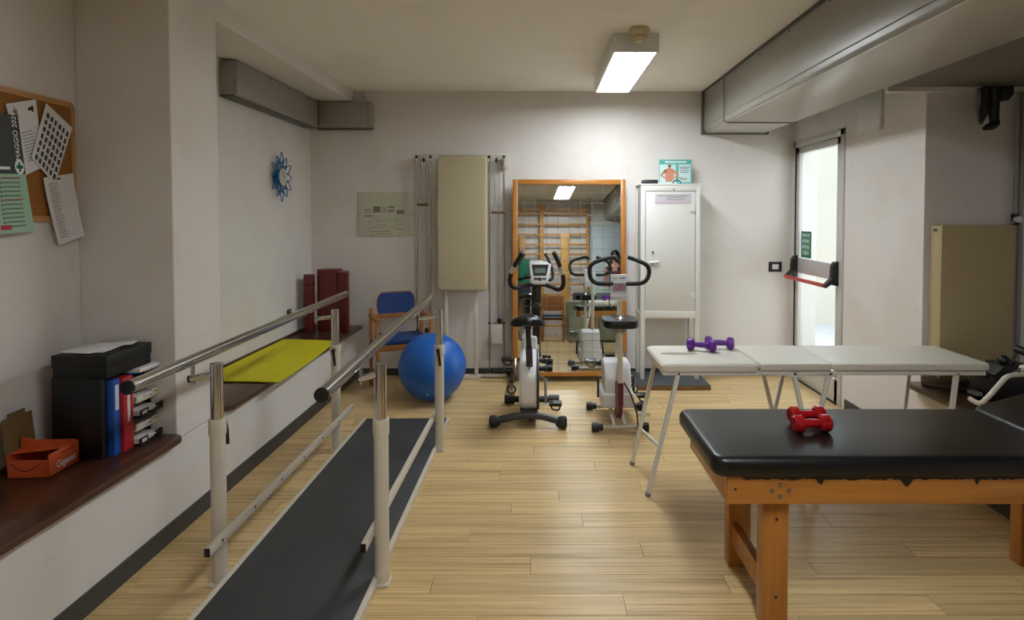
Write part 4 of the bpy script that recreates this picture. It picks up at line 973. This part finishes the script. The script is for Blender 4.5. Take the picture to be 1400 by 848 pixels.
# housing: tall rounded shell, profile in Y-Z
prof = []
for i in range(40):
    a = 2 * PI * i / 40; cy_, cz_, ry_, rz_ = 4.46, .285, .20, .195
    prof.append((cy_ + ry_ * math.copysign(abs(math.cos(a)) ** .8, math.cos(a)), cz_ + rz_ * math.copysign(abs(math.sin(a)) ** .8, math.sin(a)) + .10 * max(0, math.cos(a)) * max(0, math.sin(a))))
part('housing', MB().prism(prof, 0, x0b - .066, x0b + .074, .034, 4), WPLAST, bk1, 'white flywheel housing')
part('housing_trim', MB().prism([(4.46 + (p[0] - 4.46) * 1.02, .285 + (p[1] - .285) * 1.02) for p in prof], 0, x0b + .062, x0b + .080, .006, 2), GM, bk1, 'dark side trim')
part('front_cover', MB().prism([(4.56, .35), (4.74, .30), (4.74, .56), (4.70, .60), (4.60, .585)], 0, x0b - .055, x0b + .065, .02, 3), WPLAST, bk1)
part('base_block', MB().box((x0b - .06, 4.29, .055), (x0b + .07, 4.72, .12), .008), GM, bk1)
part('column', MB().bar((x0b + .055, 4.66, .52), (x0b + .065, 4.70, 1.02), .060, .050, (0, 1, 0), .014), BLACK, bk1)
part('column_knob', MB().lathe([(0, 0), (.022, 0), (.026, .012), (.018, .026), (0, .028)], 14, Matrix.Translation((x0b + .061, 4.652, .83)) @ Matrix.Rotation(PI / 2, 4, 'X')), GM, bk1)
part('seat_sleeve', MB().bar((x0b + .012, 4.33, .40), (x0b + .006, 4.31, .58), .048, .042, (0, 1, 0), .008), GM, bk1)
part('seat_post', MB().bar((x0b + .008, 4.315, .52), (x0b, 4.27, .74), .036, .030, (0, 1, 0), .006), BLACK, bk1)
for i in range(3): part('post_hole', MB().rod((x0b + .01, 4.277, .545 + i * .03 - .12), (x0b + .01, 4.3, .545 + i * .03 - .12), .005, 8), BLACK, bk1)
def saddle(c, wr, L_, h):
    b = MB(); rings = []; n = 16; m_ = 12
    for i in range(m_ + 1):
        t = i / m_; y = -L_ * .45 + L_ * t; w_ = wr * (1 - .80 * max(0, (t - .25) / .75) ** 1.1) if t > .25 else wr * (.35 + .65 * math.sin(PI / 2 * max(t, .001) / .25) ** .6)
        hh = h * (.55 + .45 * math.sin(PI * min(1, t * 1.1 + .08)))
        if t in (0, 1): w_ *= .6; hh *= .5
        ring = []
        for j in range(n):
            a = 2 * PI * j / n; cx_ = math.copysign(abs(math.cos(a)) ** .75, math.cos(a)); sz_ = math.copysign(abs(math.sin(a)) ** .75, math.sin(a))
            dip = -.012 * (1 - abs(cx_)) * (1 if sz_ > 0 else 0) * 0
            ring.append(b.bm.verts.new(Vector(c) + Vector((w_ * cx_, y, hh * .5 * sz_ - .25 * hh * cx_ * cx_ + dip))))
        rings.append(ring)
    for A_, B_ in zip(rings, rings[1:]):
        for j in range(n): b.bm.faces.new((A_[j], A_[(j + 1) % n], B_[(j + 1) % n], B_[j]))
    b.bm.faces.new(rings[0][::-1]); b.bm.faces.new(rings[-1]); return b
part('seat', saddle((x0b + .0, 4.26, .785), .124, .27, .085), VINYL, bk1, 'wide black saddle')
part('seat_clamp', MB().cbox((x0b, 4.27, .735), (.05, .08, .03), .006), BLACK, bk1)
# console facing the rider
cc_ = at(737.5, 373, 4.60)
Mc = Matrix.Translation(cc_) @ Matrix.Rotation(math.radians(-18), 4, 'X')
cons = part('console', MB().prism([(-.078, .072), (-.055, .085), (.055, .085), (.092, .068), (.066, -.070), (.045, -.086), (-.045, -.086), (-.062, -.074)], 1, 0, .045, .008, 2, Mc), WPLAST, bk1, 'white console')
part('bezel', MB().prism([(-.060, .064), (.072, .064), (.052, -.024), (-.044, -.024)], 1, -.004, .002, .002, 1, Mc), BLACK, cons)
part('screen', MB().box((-.036, -.006, -.004), (.046, -.003, .034), 0, 2, Mc), LCD, cons, 'grey-green display')
part('button', MB().cbox((-.026, -.003, -.048), (.032, .008, .014), .003, 2, Mc), BLACK, cons)
part('button', MB().cbox((.036, -.003, -.048), (.032, .008, .014), .003, 2, Mc), GM, cons)
part('button', MB().lathe([(0, .005), (.012, .004), (.014, 0)], 16, Mc @ Matrix.Translation((.004, 0, -.050)) @ Matrix.Rotation(PI / 2, 4, 'X')), BLACK, cons)
YH = 4.63
def hp(px, py, Y=YH): return at(px, py, Y)
hbar = part('handlebar', MB().tube(smooth_path([hp(714.5, 346, 4.44), hp(705, 361, 4.48), hp(698, 377, 4.52), hp(698, 389, 4.56), hp(706, 394, 4.60), hp(718, 390.5, 4.63), hp(733, 389, 4.66), hp(742, 389, 4.66), hp(753, 392, 4.63), hp(764, 396, 4.60), hp(770, 390, 4.56), hp(769.5, 376, 4.52), hp(764, 360, 4.48), hp(757, 345.5, 4.44)]), .0165, 14), RUBBER, bk1, 'curved black handlebar')
for (a1, a2) in (((703.5, 364), (699, 373)), ((765, 364), (768.5, 374.5))):
    part('pulse_grip', MB().tube([hp(*a1, 4.478), hp((a1[0] + a2[0]) / 2, (a1[1] + a2[1]) / 2, 4.492), hp(*a2, 4.505)], .0178, 14), CHROME, hbar, 'chrome pulse sensor')
cr = part('crank', MB().tube([(x0b + .09, 4.50, .31), (x0b + .125, 4.50, .29), (x0b + .13, 4.42, .13)], .010, 10), STEEL, bk1)
part('crank', MB().tube([(x0b - .07, 4.50, .31), (x0b - .10, 4.50, .33), (x0b - .105, 4.60, .42)], .010, 10), STEEL, bk1)
def pedal(c, p, par, m):
    a_ = part('pedal', MB().cbox(c, (.095, .085, .026), .008), m, par)
    part('pedal_strap', MB().tube(smooth_path([(c[0] - .03, c[1] - .03, c[2] + .01), (c[0] - .025, c[1] - .03, c[2] - .03), (c[0] + .02, c[1] - .03, c[2] - .042), (c[0] + .04, c[1] - .03, c[2] - .005)]), .006, 6), m, a_)
pedal((x0b + .20, 4.42, .13), 0, bk1, BLACK); pedal((x0b - .165, 4.60, .42), 0, bk1, BLACK)

# ================================================================== OLD EXERCISE BIKE
xo_ = .563
bk2 = thing('exercise_bike', (xo_, 4.18, 0), 'older white and maroon exercise bike, beside the white cabinet', 'exercise bike')
for y_, xl, xr in ((4.19, .375, .75), (4.66, .372, .80)):
    s_ = part('stabilizer', MB().rod((xl, y_, .034), (xr, y_, .034), .0145, 14), CREAM, bk2)
    for a_, b_ in ((xl, -1), (xr, 1)): part('end_cap', MB().tube([(a_ + b_ * .012, y_, .034), (a_, y_, .034), (a_ - b_ * .035, y_, .034), (a_ - b_ * .036, y_, .034), (a_ - b_ * .065, y_, .034)], [.031, .032, .032, .024, .023], 14), BLACK, s_)
for dx in (-.045, .035): part('frame_rail', MB().bar((xo_ + dx * 1.0, 4.19, .045), (xo_ + dx * .8, 4.66, .10), .024, .024, (0, 0, 1), .004), CREAM, bk2)
part('housing', MB().prism([(4.36, .12), (4.66, .10), (4.66, .40), (4.60, .435), (4.44, .43), (4.38, .36), (4.36, .24)], 0, xo_ - .092, xo_ + .105, .022, 3), WPLAST, bk2, 'white drive housing')
part('housing_skirt', MB().box((xo_ - .115, 4.345, .115), (xo_ + .128, 4.64, .225), .018, 3), WPLAST, bk2)
part('flywheel', MB().lathe([(0, -.018), (.125, -.018), (.132, -.012), (.132, .012), (.125, .018), (0, .018)], 40, Matrix.Translation((xo_ + .004, 4.335, .185)) @ Matrix.Rotation(PI / 2, 4, 'Y')), MAROON, bk2, 'maroon flywheel')
part('fly_guard', MB().box((xo_ - .016, 4.20, .17), (xo_ + .024, 4.225, .34), .006), MAROON, bk2)
part('seat_post', MB().bar((xo_ + .003, 4.23, .13), (xo_, 4.215, .735), .036, .036, (0, 1, 0), .010), CREAM, bk2)
part('post_clamp', MB().rod((xo_ - .035, 4.225, .555), (xo_ + .04, 4.225, .555), .010, 10).rod((xo_ + .02, 4.205, .57), (xo_ + .04, 4.19, .54), .007, 8), STEEL, bk2)
part('seat', MB().prism(round_rect(xo_ - .122, 4.10, xo_ + .120, 4.36, .06), 2, .742, .795, .016, 3), VINYL, bk2, 'flat black seat')
part('seat_trim', MB().prism(round_rect(xo_ - .124, 4.098, xo_ + .122, 4.362, .06), 2, .7945, .7975, .001, 1), BLACK, bk2)
part('seat_stud', MB().lathe([(0, .03), (.008, .028), (.02, .01), (.035, 0)], 16, Matrix.Translation((xo_ + .005, 4.25, .797))), STEEL, bk2)
part('seat_spring', MB().rod((xo_ - .03, 4.22, .70), (xo_ - .03, 4.22, .737), .012, 10), STEEL, bk2); part('seat_spring', MB().rod((xo_ + .03, 4.22, .70), (xo_ + .03, 4.22, .737), .012, 10), STEEL, bk2)
part('stem', MB().bar((xo_ + .03, 4.60, .42), (xo_ + .045, 4.58, .98), .034, .034, (0, 1, 0), .008), CREAM, bk2)
YO = 4.46
k0, k1 = at(835, 412, YO), at(858, 376, YO)
cm = part('console', MB().prism([(YO, k0.z + .035), (YO + .03, k0.z), (YO + .06, k0.z), (YO + .05, k1.z), (YO + .008, k1.z)], 0, k0.x, k1.x, .006, 2), WPLAST, bk2, 'white console box')
sc0, sc1 = at(837.5, 398.5, YO - .004), at(855.5, 387, YO - .004)
part('display', MB().box((sc0.x, YO - .002, sc0.z), (sc1.x, YO + .004, sc1.z)), mat('display_grey', (168, 166, 176), .3), cm)
tb = MB(); tb.face([(sc0.x + .010, YO - .003, sc0.z + .012), (sc1.x - .022, YO - .003, sc0.z + .012), (sc1.x - .022, YO - .003, sc1.z - .012), (sc1.x - .040, YO - .003, sc1.z - .012)]); part('pink_scale', tb, PINK, cm, smooth=False)
rects('scale_lines', [(.01 + i * .011, .008, .0125 + i * .011, .055) for i in range(9)], INK, cm, (sc0.x, YO - .0032, sc0.z), (1, 0, 0), (0, 0, 1), (0, -1, 0), .0002)
rects('small_print', [(.015, .0, .05, .006), (.065, .0, .11, .012)], PALEINK, cm, (k0.x, YO - .003 + .006, k1.z - .03), (1, 0, 0), (0, 0, 1), (0, -1, 0), .003)
hb2 = []
for side in (0, 1):
    if side == 0: pts = [(845, 356.5), (838, 352), (826, 354.5), (814, 358.5), (807.5, 364), (806, 373), (808.5, 382), (815, 387), (824, 388), (838, 388)]
    else: pts = [(858.5, 352), (868, 355), (878, 359), (885.5, 364), (887.5, 372), (885, 381), (879, 386.5), (870, 388), (856, 388)]
    part('handlebar', MB().tube(smooth_path([at(px, py, 4.50 if i < 2 else 4.47) for i, (px, py) in enumerate(pts)], 5), .0158, 14), RUBBER, bk2, 'black foam-covered handlebar loop')
part('handlebar_core', MB().rod(at(836, 388, 4.475), at(858, 388, 4.475), .012, 12), STEEL, bk2)
part('brake_cable', MB().tube(smooth_path([at(836, 405, 4.50), at(833, 408, 4.50), at(834, 418, 4.52), at(839, 424, 4.56)]), .004, 8), BLACK, bk2)
part('crank', MB().tube([(xo_ - .10, 4.52, .30), (xo_ - .125, 4.52, .30), (xo_ - .13, 4.47, .16)], .009, 10), BLACK, bk2)
part('crank', MB().tube([(xo_ + .11, 4.52, .30), (xo_ + .14, 4.52, .30), (xo_ + .15, 4.56, .16)], .009, 10), BLACK, bk2)
pedal((xo_ - .175, 4.62, .40), 0, bk2, mat('clear_grey_pedal', (104, 108, 112), .25)); pedal((xo_ + .22, 4.56, .15), 0, bk2, BLACK)
part('tension_strap', MB().tube(smooth_path([(xo_ + .03, 4.23, .34), (xo_ + .075, 4.20, .26), (xo_ + .115, 4.195, .14), (xo_ + .125, 4.20, .05), (xo_ + .12, 4.14, .012)]), .006, 6), mat('brown_strap', (96, 74, 60), .7), bk2)
part('strap_buckle', MB().cbox((xo_ + .115, 4.12, .010), (.035, .03, .012), .003), STEEL, bk2)

# ================================================================== RIGHT NICHE
rd = thing('radiator', (2.64, 3.66, .53), 'cream flat panel radiator in the right niche', 'radiator')
rz1, rz0 = at(1330, 308, 3.62).z, at(1330, 518, 3.62).z; rx0, rx1 = 2.42, 2.866
part('front_panel', MB().box((rx0, 3.615, rz0), (rx1, 3.632, rz1), .005), RADIATOR, rd)
part('rear_panel', MB().box((rx0, 3.700, rz0), (rx1, 3.715, rz1), .004), RADIATOR, rd)
part('side_cover', MB().box((rx0 + .002, 3.634, rz0 + .01), (rx0 + .008, 3.699, rz1 - .004)), RADIATOR, rd); part('side_cover', MB().box((rx1 - .008, 3.634, rz0 + .01), (rx1 - .002, 3.699, rz1 - .004)), RADIATOR, rd)
part('top_grille', MB().box((rx0 + .009, 3.634, rz1 - .010), (rx1 - .009, 3.699, rz1 - .004)), RADIATOR, rd)
for i in range(9): part('fin', MB().box((rx0 + .03 + i * .046, 3.6335, rz0 + .02), (rx0 + .036 + i * .046, 3.6985, rz1 - .011)), RADIATOR, rd)
part('bleed_valve', MB().rod((rx0 - .022, 3.667, rz1 - .03), (rx0 + .004, 3.667, rz1 - .03), .008, 10), STEEL, rd)
part('wall_hook', MB().box((rx0 + .08, 3.714, rz0 + .2), (rx0 + .10, 3.7395, rz1 - .2)), RADIATOR, rd); part('wall_hook', MB().box((rx1 - .10, 3.714, rz0 + .2), (rx1 - .08, 3.7395, rz1 - .2)), RADIATOR, rd)
PG = mat('pipe_grey', (150, 146, 142), .45)
for px, lb_ in ((1389, 'left grey heating pipe beside the radiator'), (1396.5, 'right grey heating pipe in the niche corner')):
    x_ = at(px, 250, 3.70).x
    hpn = thing('heating_pipe', (x_, 3.70, .486), lb_, 'pipe', 'vertical heating pipes')
    part('pipe', MB().rod((x_, 3.70, .487), (x_, 3.70, 2.284), .013, 12), PG, hpn)
    if px < 1392:
        zv = at(1390, 300, 3.7).z
        part('valve_body', MB().rod((x_, 3.70, zv - .035), (x_, 3.70, zv + .035), .022, 12), BLACK, hpn)
        part('valve_stub', MB().rod((x_ - .03, 3.69, zv - .02), (x_, 3.70, zv - .02), .012, 10), STEEL, hpn)
        part('valve_knob', MB().rod((x_ + .0, 3.665, zv), (x_ + .0, 3.70, zv), .02, 14), WPLAST, hpn)
# hanging dark straps / cloth at the soffit
YS = 3.60
hs_ = thing('hanging_straps', (at(1352, 122, YS).x, YS, 2.284), 'black cloth straps hanging from the soffit above the radiator', 'straps')
def hpath(pl, rr, n=10): return MB().tube(smooth_path([at(a, b, YS + c) for a, b, c in pl], 4), rr, n)
part('strap', hpath([(1348, 119, .02), (1347.5, 140, .02), (1345, 155, .02), (1341, 167, .02)], [.026] * 4 + [.026, .026, .026, .026, .024, .02, .018, .014, .01]), BLACK, hs_)
part('strap', hpath([(1360, 119, 0), (1360, 140, 0), (1359, 158, 0), (1360, 168, 0)], .026), BLACK, hs_)
part('strap_foot', hpath([(1361, 167, 0), (1357, 172, -.01), (1350, 174, -.03), (1345, 176, -.04)], [.026, .026, .025, .025, .024, .023, .022, .021, .02, .018, .016, .014, .01]), BLACK, hs_)
part('grey_band', hpath([(1337, 121, .04), (1335, 140, .04), (1337, 158, .04), (1342, 170, .03)], .012), GREYP, hs_)
part('mount', MB().box(at(1337, 123, YS + .03), at(1366, 118.6, YS - .03), .003), BLACK, hs_)
bxa, bxb = at(1366, 138, YS), at(1383, 127, YS)
part('side_bracket', MB().prism([(bxa.x, bxb.z + .04), (bxb.x, bxb.z + .04), (bxb.x, bxb.z - .01), (bxb.x - .03, bxa.z), (bxa.x, bxa.z)], 1, YS - .02, YS + .03, .003), BLACK, hs_)
# pedal machine on the right bench board
pmn = thing('pedal_exerciser', (2.55, 3.25, .486), 'black motorised pedal exerciser with cream tube frame on the right bench', 'exerciser')
part('body', MB().box((2.47, 3.26, .50), (2.78, 3.44, .645), .02, 3), BLACK, pmn)
part('body_top', MB().prism([(2.50, .64), (2.76, .64), (2.70, .70), (2.56, .70)], 1, 3.28, 3.42, .008), BLACK, pmn)
kn = at(1372, 493, 3.30); part('knob', MB().sphere(kn, .030, 18, 12), BLACK, pmn)
part('crank_arm', MB().tube([at(1381, 498, 3.30), at(1387, 488, 3.28), at(1391, 477, 3.26)], .007, 10), STEEL, pmn)
part('hand_grip', MB().tube([at(1390, 477, 3.26), at(1400, 481, 3.22), at(1412, 486, 3.18)], .022, 12), BLACK, pmn)
part('arm_link', MB().rod(kn, at(1386, 496, 3.30), .010, 10), BLACK, pmn)
part('tube_frame', MB().tube(smooth_path([at(1326, 545, 3.12), at(1334, 550, 3.08), at(1342, 551, 3.06), at(1352, 542, 3.05), at(1368, 524, 3.05), at(1376, 516, 3.06), at(1388, 513, 3.08), at(1420, 512, 3.14)]), .013, 12), CREAM, pmn, 'bent cream tube')
part('thin_rod', MB().rod(at(1374, 516, 3.10), at(1397, 503, 3.12), .006, 8), STEEL, pmn)
part('ball_end', MB().sphere(at(1399, 504, 3.12), .020, 14, 10), CREAM, pmn)
part('foot', MB().box((2.50, 3.24, .4865), (2.75, 3.27, .505), .003), BLACK, pmn); part('foot', MB().box((2.50, 3.42, .4865), (2.75, 3.45, .505), .003), BLACK, pmn)
fo = MB().rod((2.30, 3.12, .498), (2.52, 3.36, .51), .010, 8); part('floor_tube', fo, CREAM, pmn)
for i in range(2): part('pedal', MB().cbox((2.44 + i * .10, 3.34 + i * .08, .53), (.04, .07, .02), .005), GREYP, pmn)
single('power_cord', MB().tube(smooth_path([(2.32, 3.62, .493), (2.42, 3.55, .493), (2.50, 3.50, .493), (2.62, 3.52, .493), (2.80, 3.55, .493)]), .0065, 8), BLACK, 'black power cord lying on the right bench under the radiator', 'cord', origin=(2.5, 3.55, .487))

# ================================================================== BEHIND THE CAMERA (seen in the mirror)
def wall_bars(x0, x1, label):
    t = thing('wall_bars', ((x0 + x1) / 2, RY + .06, 0), label, 'wall bars', 'gymnastic wall bars on the rear wall')
    for x_ in (x0, x1): part('upright', MB().box((x_ - .02, RY + .002, 0), (x_ + .02, RY + .12, 2.62), .004), BARWOOD, t)
    for z_ in (2.49, 2.41, 2.20, 2.0, 1.8, 1.61, 1.42, 1.22, 1.02, .82, .62, .42, .22): part('rung', MB().bar((x0 + .02, RY + .10, z_), (x1 - .02, RY + .10, z_), .026, .04, (0, 0, 1), .008), BARWOOD, t)
    return t
wall_bars(-.62, .265, 'left section of wooden wall bars behind the man, in the mirror')
wall_bars(.307, 1.19, 'right section of wooden wall bars behind the desk, in the mirror')
for x0, x1, z1, lb_ in ((.655, .815, 2.02, 'long wooden plank hung on the right wall bars, in the mirror'), (-.16, -.04, 1.96, 'long wooden plank hung on the left wall bars, in the mirror')):
    t = thing('balance_plank', ((x0 + x1) / 2, RY + .14, .3), lb_, 'plank', 'planks hooked on the wall bars')
    part('board', MB().box((x0, RY + .122, .30), (x1, RY + .145, z1), .004), OAK if False else mat('plank_wood', (214, 160, 84), .45), t)
    part('hook', MB().box((x0 + .02, RY + .07, z1 - .20), (x1 - .02, RY + .121, z1 - .17), .003), STEEL, t)
d2_ = thing('door_2', (1.72, RY, 0), 'wide pale door in the rear wall seen in the mirror', 'door'); d2_['kind'] = 'structure'
DW = mat('pale_door', (206, 216, 222), .45)
part('door_leaf', MB().box((1.27, RY, 0), (2.24, RY + .03, 2.20), .004), DW, d2_); part('door_frame', MB().box((1.22, RY, 0), (1.268, RY + .045, 2.26), .004).box((2.242, RY, 0), (2.29, RY + .045, 2.26), .004).box((1.268, RY, 2.202), (2.242, RY + .045, 2.26), .004), WHITE, d2_)
part('door_handle', MB().rod((1.34, RY + .028, 1.02), (1.34, RY + .07, 1.02), .010, 10).rod((1.34, RY + .07, 1.02), (1.45, RY + .07, 1.02), .009, 10), STEEL, d2_)
# desk
DG = mat('desk_green_grey', (150, 158, 142), .5)
dk = thing('office_desk', (1.10, .40, 0), 'grey-green office desk seen in the mirror', 'desk')
part('desk_top', MB().box((.67, .02, .675), (1.62, .76, .705), .004), mat('desk_top', (176, 178, 168), .45), dk)
part('modesty_panel', MB().box((.69, .70, .03), (1.20, .72, .675), .003), DG, dk); part('side_panel', MB().box((.69, .06, 0), (.715, .698, .675), .003), DG, dk); part('side_panel', MB().box((1.565, .06, 0), (1.59, .70, .675), .003), DG, dk)
db = part('drawer_unit', MB().box((1.22, .10, .06), (1.56, .70, .672), .003), DG, dk)
part('kneehole_board', MB().prism([(.9, .66), (1.2, .66), (1.2, .50), (.98, .54)], 1, .724, .735, .002), BEECH, dk)
pr = thing('printer', (.94, .30, .7055), 'black desk printer on the green-grey desk, in the mirror', 'printer')
part('body', MB().box((.80, .15, .706), (1.10, .45, .84), .01), BLACK, pr); part('lid', MB().box((.82, .17, .84), (1.08, .43, .855), .004), GREYP, pr); part('paper_tray', MB().prism([(.45, .75), (.56, .73), (.56, .738), (.45, .76)], 0, .84, 1.06), BLACK, pr)
em = thing('therapy_unit', (1.30, .35, .7055), 'pale grey-green electrotherapy box on the desk, in the mirror', 'device')
part('case', MB().box((1.16, .22, .706), (1.48, .50, .88), .012), mat('device_pale', (198, 210, 202), .4), em); part('top_case', MB().box((1.18, .24, .88), (1.44, .46, .95), .010), MATS['device_pale'], em); part('front_panel', MB().box((1.19, .50, .74), (1.45, .504, .85), .001), GREYP, em)
for i, (x_, y_, r_) in enumerate(((.79, .665, .12), (.80, .66, -.10))):
    o = single('paper_sheets', MB().box((-.1, -.07, 0), (.1, .07, .004)), PAPER, ('white papers spread on the desk corner, in the mirror', 'second white papers beneath printer side, in the mirror')[i], 'papers', 'papers on the desk'); o.location = (x_ + .0, y_, .7055 + i * .0045); o.rotation_euler = (0, 0, r_)
c2 = thing('wooden_chair', (.43, .36, 0), 'plain wooden chair with blue seat beside the desk, in the mirror', 'chair', rotz=math.radians(6))
for s_ in (-1, 1):
    part('leg', MB().bar((s_ * .19, -.19, 0), (s_ * .19, -.19, .43), .032, .032, (0, 1, 0), .005), BEECH, c2); part('leg', MB().bar((s_ * .19, .21, 0), (s_ * .19, .19, .80), .032, .032, (0, 1, 0), .005), BEECH, c2)
    part('side_rail', MB().box((s_ * .19 - .012, -.18, .36), (s_ * .19 + .012, .18, .41), .003), BEECH, c2)
part('seat', MB().prism(round_rect(-.21, -.22, .21, .18, .04), 2, .43, .465, .010, 2), BLUEF, c2); part('backrest', MB().prism(round_rect(-.18, .54, .18, .80, .05), 1, .170, .190, .006, 2), BEECH, c2)
part('front_rail', MB().box((-.18, -.20, .36), (.18, -.18, .41), .003), BEECH, c2)

# ---- people
SKIN_T = mat('skin_tone', (206, 152, 124), .55); HAIRD = mat('dark_hair', (30, 22, 20), .5); EYEM = mat('eye_dark', (30, 26, 24), .3); EYEW = mat('eye_white', (226, 222, 216), .3); LIPS = mat('lips', (170, 96, 88), .5)
def person(loc, rz, H, female, mats, label):
    """standing figure, faces local -y; one skinned surface, coloured by height"""
    k = H / 1.75; bm = bmesh.new(); SL = bm.verts.layers.skin.verify(); V = {}
    def jv(n_, p, r, par=None, root=False):
        v = bm.verts.new(Vector(p) * k); v[SL].radius = (r[0] * k, r[1] * k) if isinstance(r, tuple) else (r * k, r * k); v[SL].use_root = root; V[n_] = v
        if par: bm.edges.new((V[par], v))
    sh = .165 if female else .195; hp_ = .095
    jv('pelvis', (0, 0, .95), (.155, .115), root=True); jv('waist', (0, 0, 1.10), (.125 if female else .145, .10), 'pelvis'); jv('chest', (0, .0, 1.28), (.15 if female else .175, .115), 'waist'); jv('upper', (0, .01, 1.41), (.12, .085), 'chest'); jv('neck', (0, .005, 1.49), .052, 'upper')
    jv('jaw', (0, -.012, 1.56), (.060, .068), 'neck'); jv('head', (0, 0, 1.645), (.076, .094), 'jaw'); jv('crown', (0, .006, 1.70), (.062, .076), 'head')
    for s_, n_ in ((-1, 'l'), (1, 'r')):
        jv(n_ + 'sh', (s_ * sh, .01, 1.40), .055, 'upper'); jv(n_ + 'el', (s_ * (sh + .045), .03, 1.12), .040, n_ + 'sh'); jv(n_ + 'wr', (s_ * (sh + .035), -.05, .88), .026, n_ + 'el'); jv(n_ + 'pa', (s_ * (sh + .03), -.075, .80), (.018, .036), n_ + 'wr')
        for f_, (dy, L_, r_) in enumerate(((-.03, .085, .0085), (-.01, .095, .009), (.010, .09, .0088), (.028, .072, .008))):
            jv(n_ + 'f%da' % f_, (s_ * (sh + .028), -.085 + dy, .765), r_, n_ + 'pa'); jv(n_ + 'f%db' % f_, (s_ * (sh + .018), -.092 + dy, .765 - L_ * .5), r_ * .95, n_ + 'f%da' % f_); jv(n_ + 'f%dc' % f_, (s_ * (sh + .005), -.09 + dy, .765 - L_ * .92), r_ * .8, n_ + 'f%db' % f_)
        jv(n_ + 't1', (s_ * (sh + .018), -.120, .80), .011, n_ + 'pa'); jv(n_ + 't2', (s_ * (sh + .008), -.135, .765), .009, n_ + 't1')
        jv(n_ + 'hip', (s_ * hp_, 0, .88), .095, 'pelvis'); jv(n_ + 'kn', (s_ * (hp_ + .01), -.01, .49), .062, n_ + 'hip'); jv(n_ + 'ca', (s_ * (hp_ + .012), .015, .34), .056, n_ + 'kn'); jv(n_ + 'an', (s_ * (hp_ + .015), .02, .09), .038, n_ + 'ca'); jv(n_ + 'to', (s_ * (hp_ + .03), -.12, .035), (.042, .03), n_ + 'an')
    me = bpy.data.meshes.new('body'); bm.to_mesh(me); bm.free()
    tmp = bpy.data.objects.new('body_cage', me); COL.objects.link(tmp)
    sk = tmp.modifiers.new('skin', 'SKIN'); sk.use_smooth_shade = True; tmp.modifiers.new('sub', 'SUBSURF').levels = 2
    bpy.context.view_layer.update()
    out = bpy.data.meshes.new_from_object(tmp.evaluated_get(bpy.context.evaluated_depsgraph_get())); out.name = 'body'
    bpy.data.objects.remove(tmp)
    out.materials.clear()
    for m_ in (SKIN_T, mats[0], mats[1], mats[2]): out.materials.append(m_)
    zmin = min(v.co.z for v in out.vertices)
    for v in out.vertices: v.co.z -= zmin
    for p_ in out.polygons:
        c = p_.center / k; p_.use_smooth = True; arm = abs(c.x) > sh + (-.02 if female else .005)
        if c.z < .085: p_.material_index = 3
        elif c.z < .96 and not arm: p_.material_index = 2
        elif arm and c.z < (1.36 if female else 1.22): p_.material_index = 0
        elif c.z < (1.40 if female else 1.47) and not (female and abs(c.x) < .05 and c.y < -.05 and c.z > 1.33): p_.material_index = 1
    t = thing('person', loc, label, 'person', rotz=rz)
    bo = bpy.data.objects.new('body', out); COL.objects.link(bo); bo.parent = t; ORIG[bo.name] = Vector((0, 0, 0))
    hz_ = 1.645 * k - zmin
    for s_ in (-1, 1):
        ey = part('eye', MB().sphere((s_ * .030 * k, -.078 * k, hz_ - .005), .011 * k, 12, 8), EYEW, bo); part('brow', MB().cbox((s_ * .031 * k, -.088 * k, hz_ + .018 * k), (.036 * k, .008 * k, .006 * k), .002), HAIRD, bo)
        part('ear', MB().sphere((s_ * .074 * k, .005 * k, hz_ - .012 * k), .02 * k, 10, 8, (.4, .8, 1.4)), SKIN_T, bo); part('pupil', MB().sphere((s_ * .030 * k, -.0875 * k, hz_ - .005), .005 * k, 8, 6), EYEM, bo)
    part('nose', MB().tube([(0, -.086 * k, hz_ + .004), (0, -.104 * k, hz_ - .030 * k), (0, -.090 * k, hz_ - .038 * k)], [.007 * k, .013 * k, .008 * k], 10), SKIN_T, bo)
    part('mouth', MB().cbox((0, -.083 * k, hz_ - .062 * k), (.042 * k, .008 * k, .011 * k), .003), LIPS, bo)
    return t, bo, k, hz_
pm_, bo, k, hz_ = person((-.115, -.42, 0), PI - .05, 1.80, False, (mat('green_shirt', (24, 104, 78), .8), mat('jeans', (44, 54, 74), .85), mat('dark_shoes', (40, 36, 34), .6)), 'bald man in a green shirt reflected at left of mirror')
part('beard', MB().sphere((0, -.05 * k, hz_ - .085 * k), .045 * k, 14, 10, (1.1, .7, .6)), mat('grey_beard', (120, 104, 94), .8), bo)
wm_, bo, k, hz_ = person((1.69, -.42, 0), PI + .25, 1.68, True, (mat('maroon_top', (92, 44, 58), .8), mat('dark_trousers', (36, 36, 42), .8), MATS['dark_shoes']), 'dark-haired woman in a maroon top reflected at right of mirror')
hb = MB(); hb.sphere((0, .018 * k, hz_ + .022 * k), .098 * k, 20, 14, (.95, 1.0, 1.0))
hb.tube(smooth_path([(-.078 * k, .0, hz_), (-.09 * k, -.01, hz_ - .12 * k), (-.085 * k, -.04, hz_ - .26 * k)]), .032 * k, 10).tube(smooth_path([(.078 * k, .0, hz_), (.09 * k, -.01, hz_ - .12 * k), (.085 * k, -.04, hz_ - .26 * k)]), .032 * k, 10).tube(smooth_path([(0, .07 * k, hz_ + .02), (0, .085 * k, hz_ - .12 * k), (0, .10 * k, hz_ - .27 * k)]), .07 * k, 12)
part('hair', hb, HAIRD, bo, 'long dark hair')
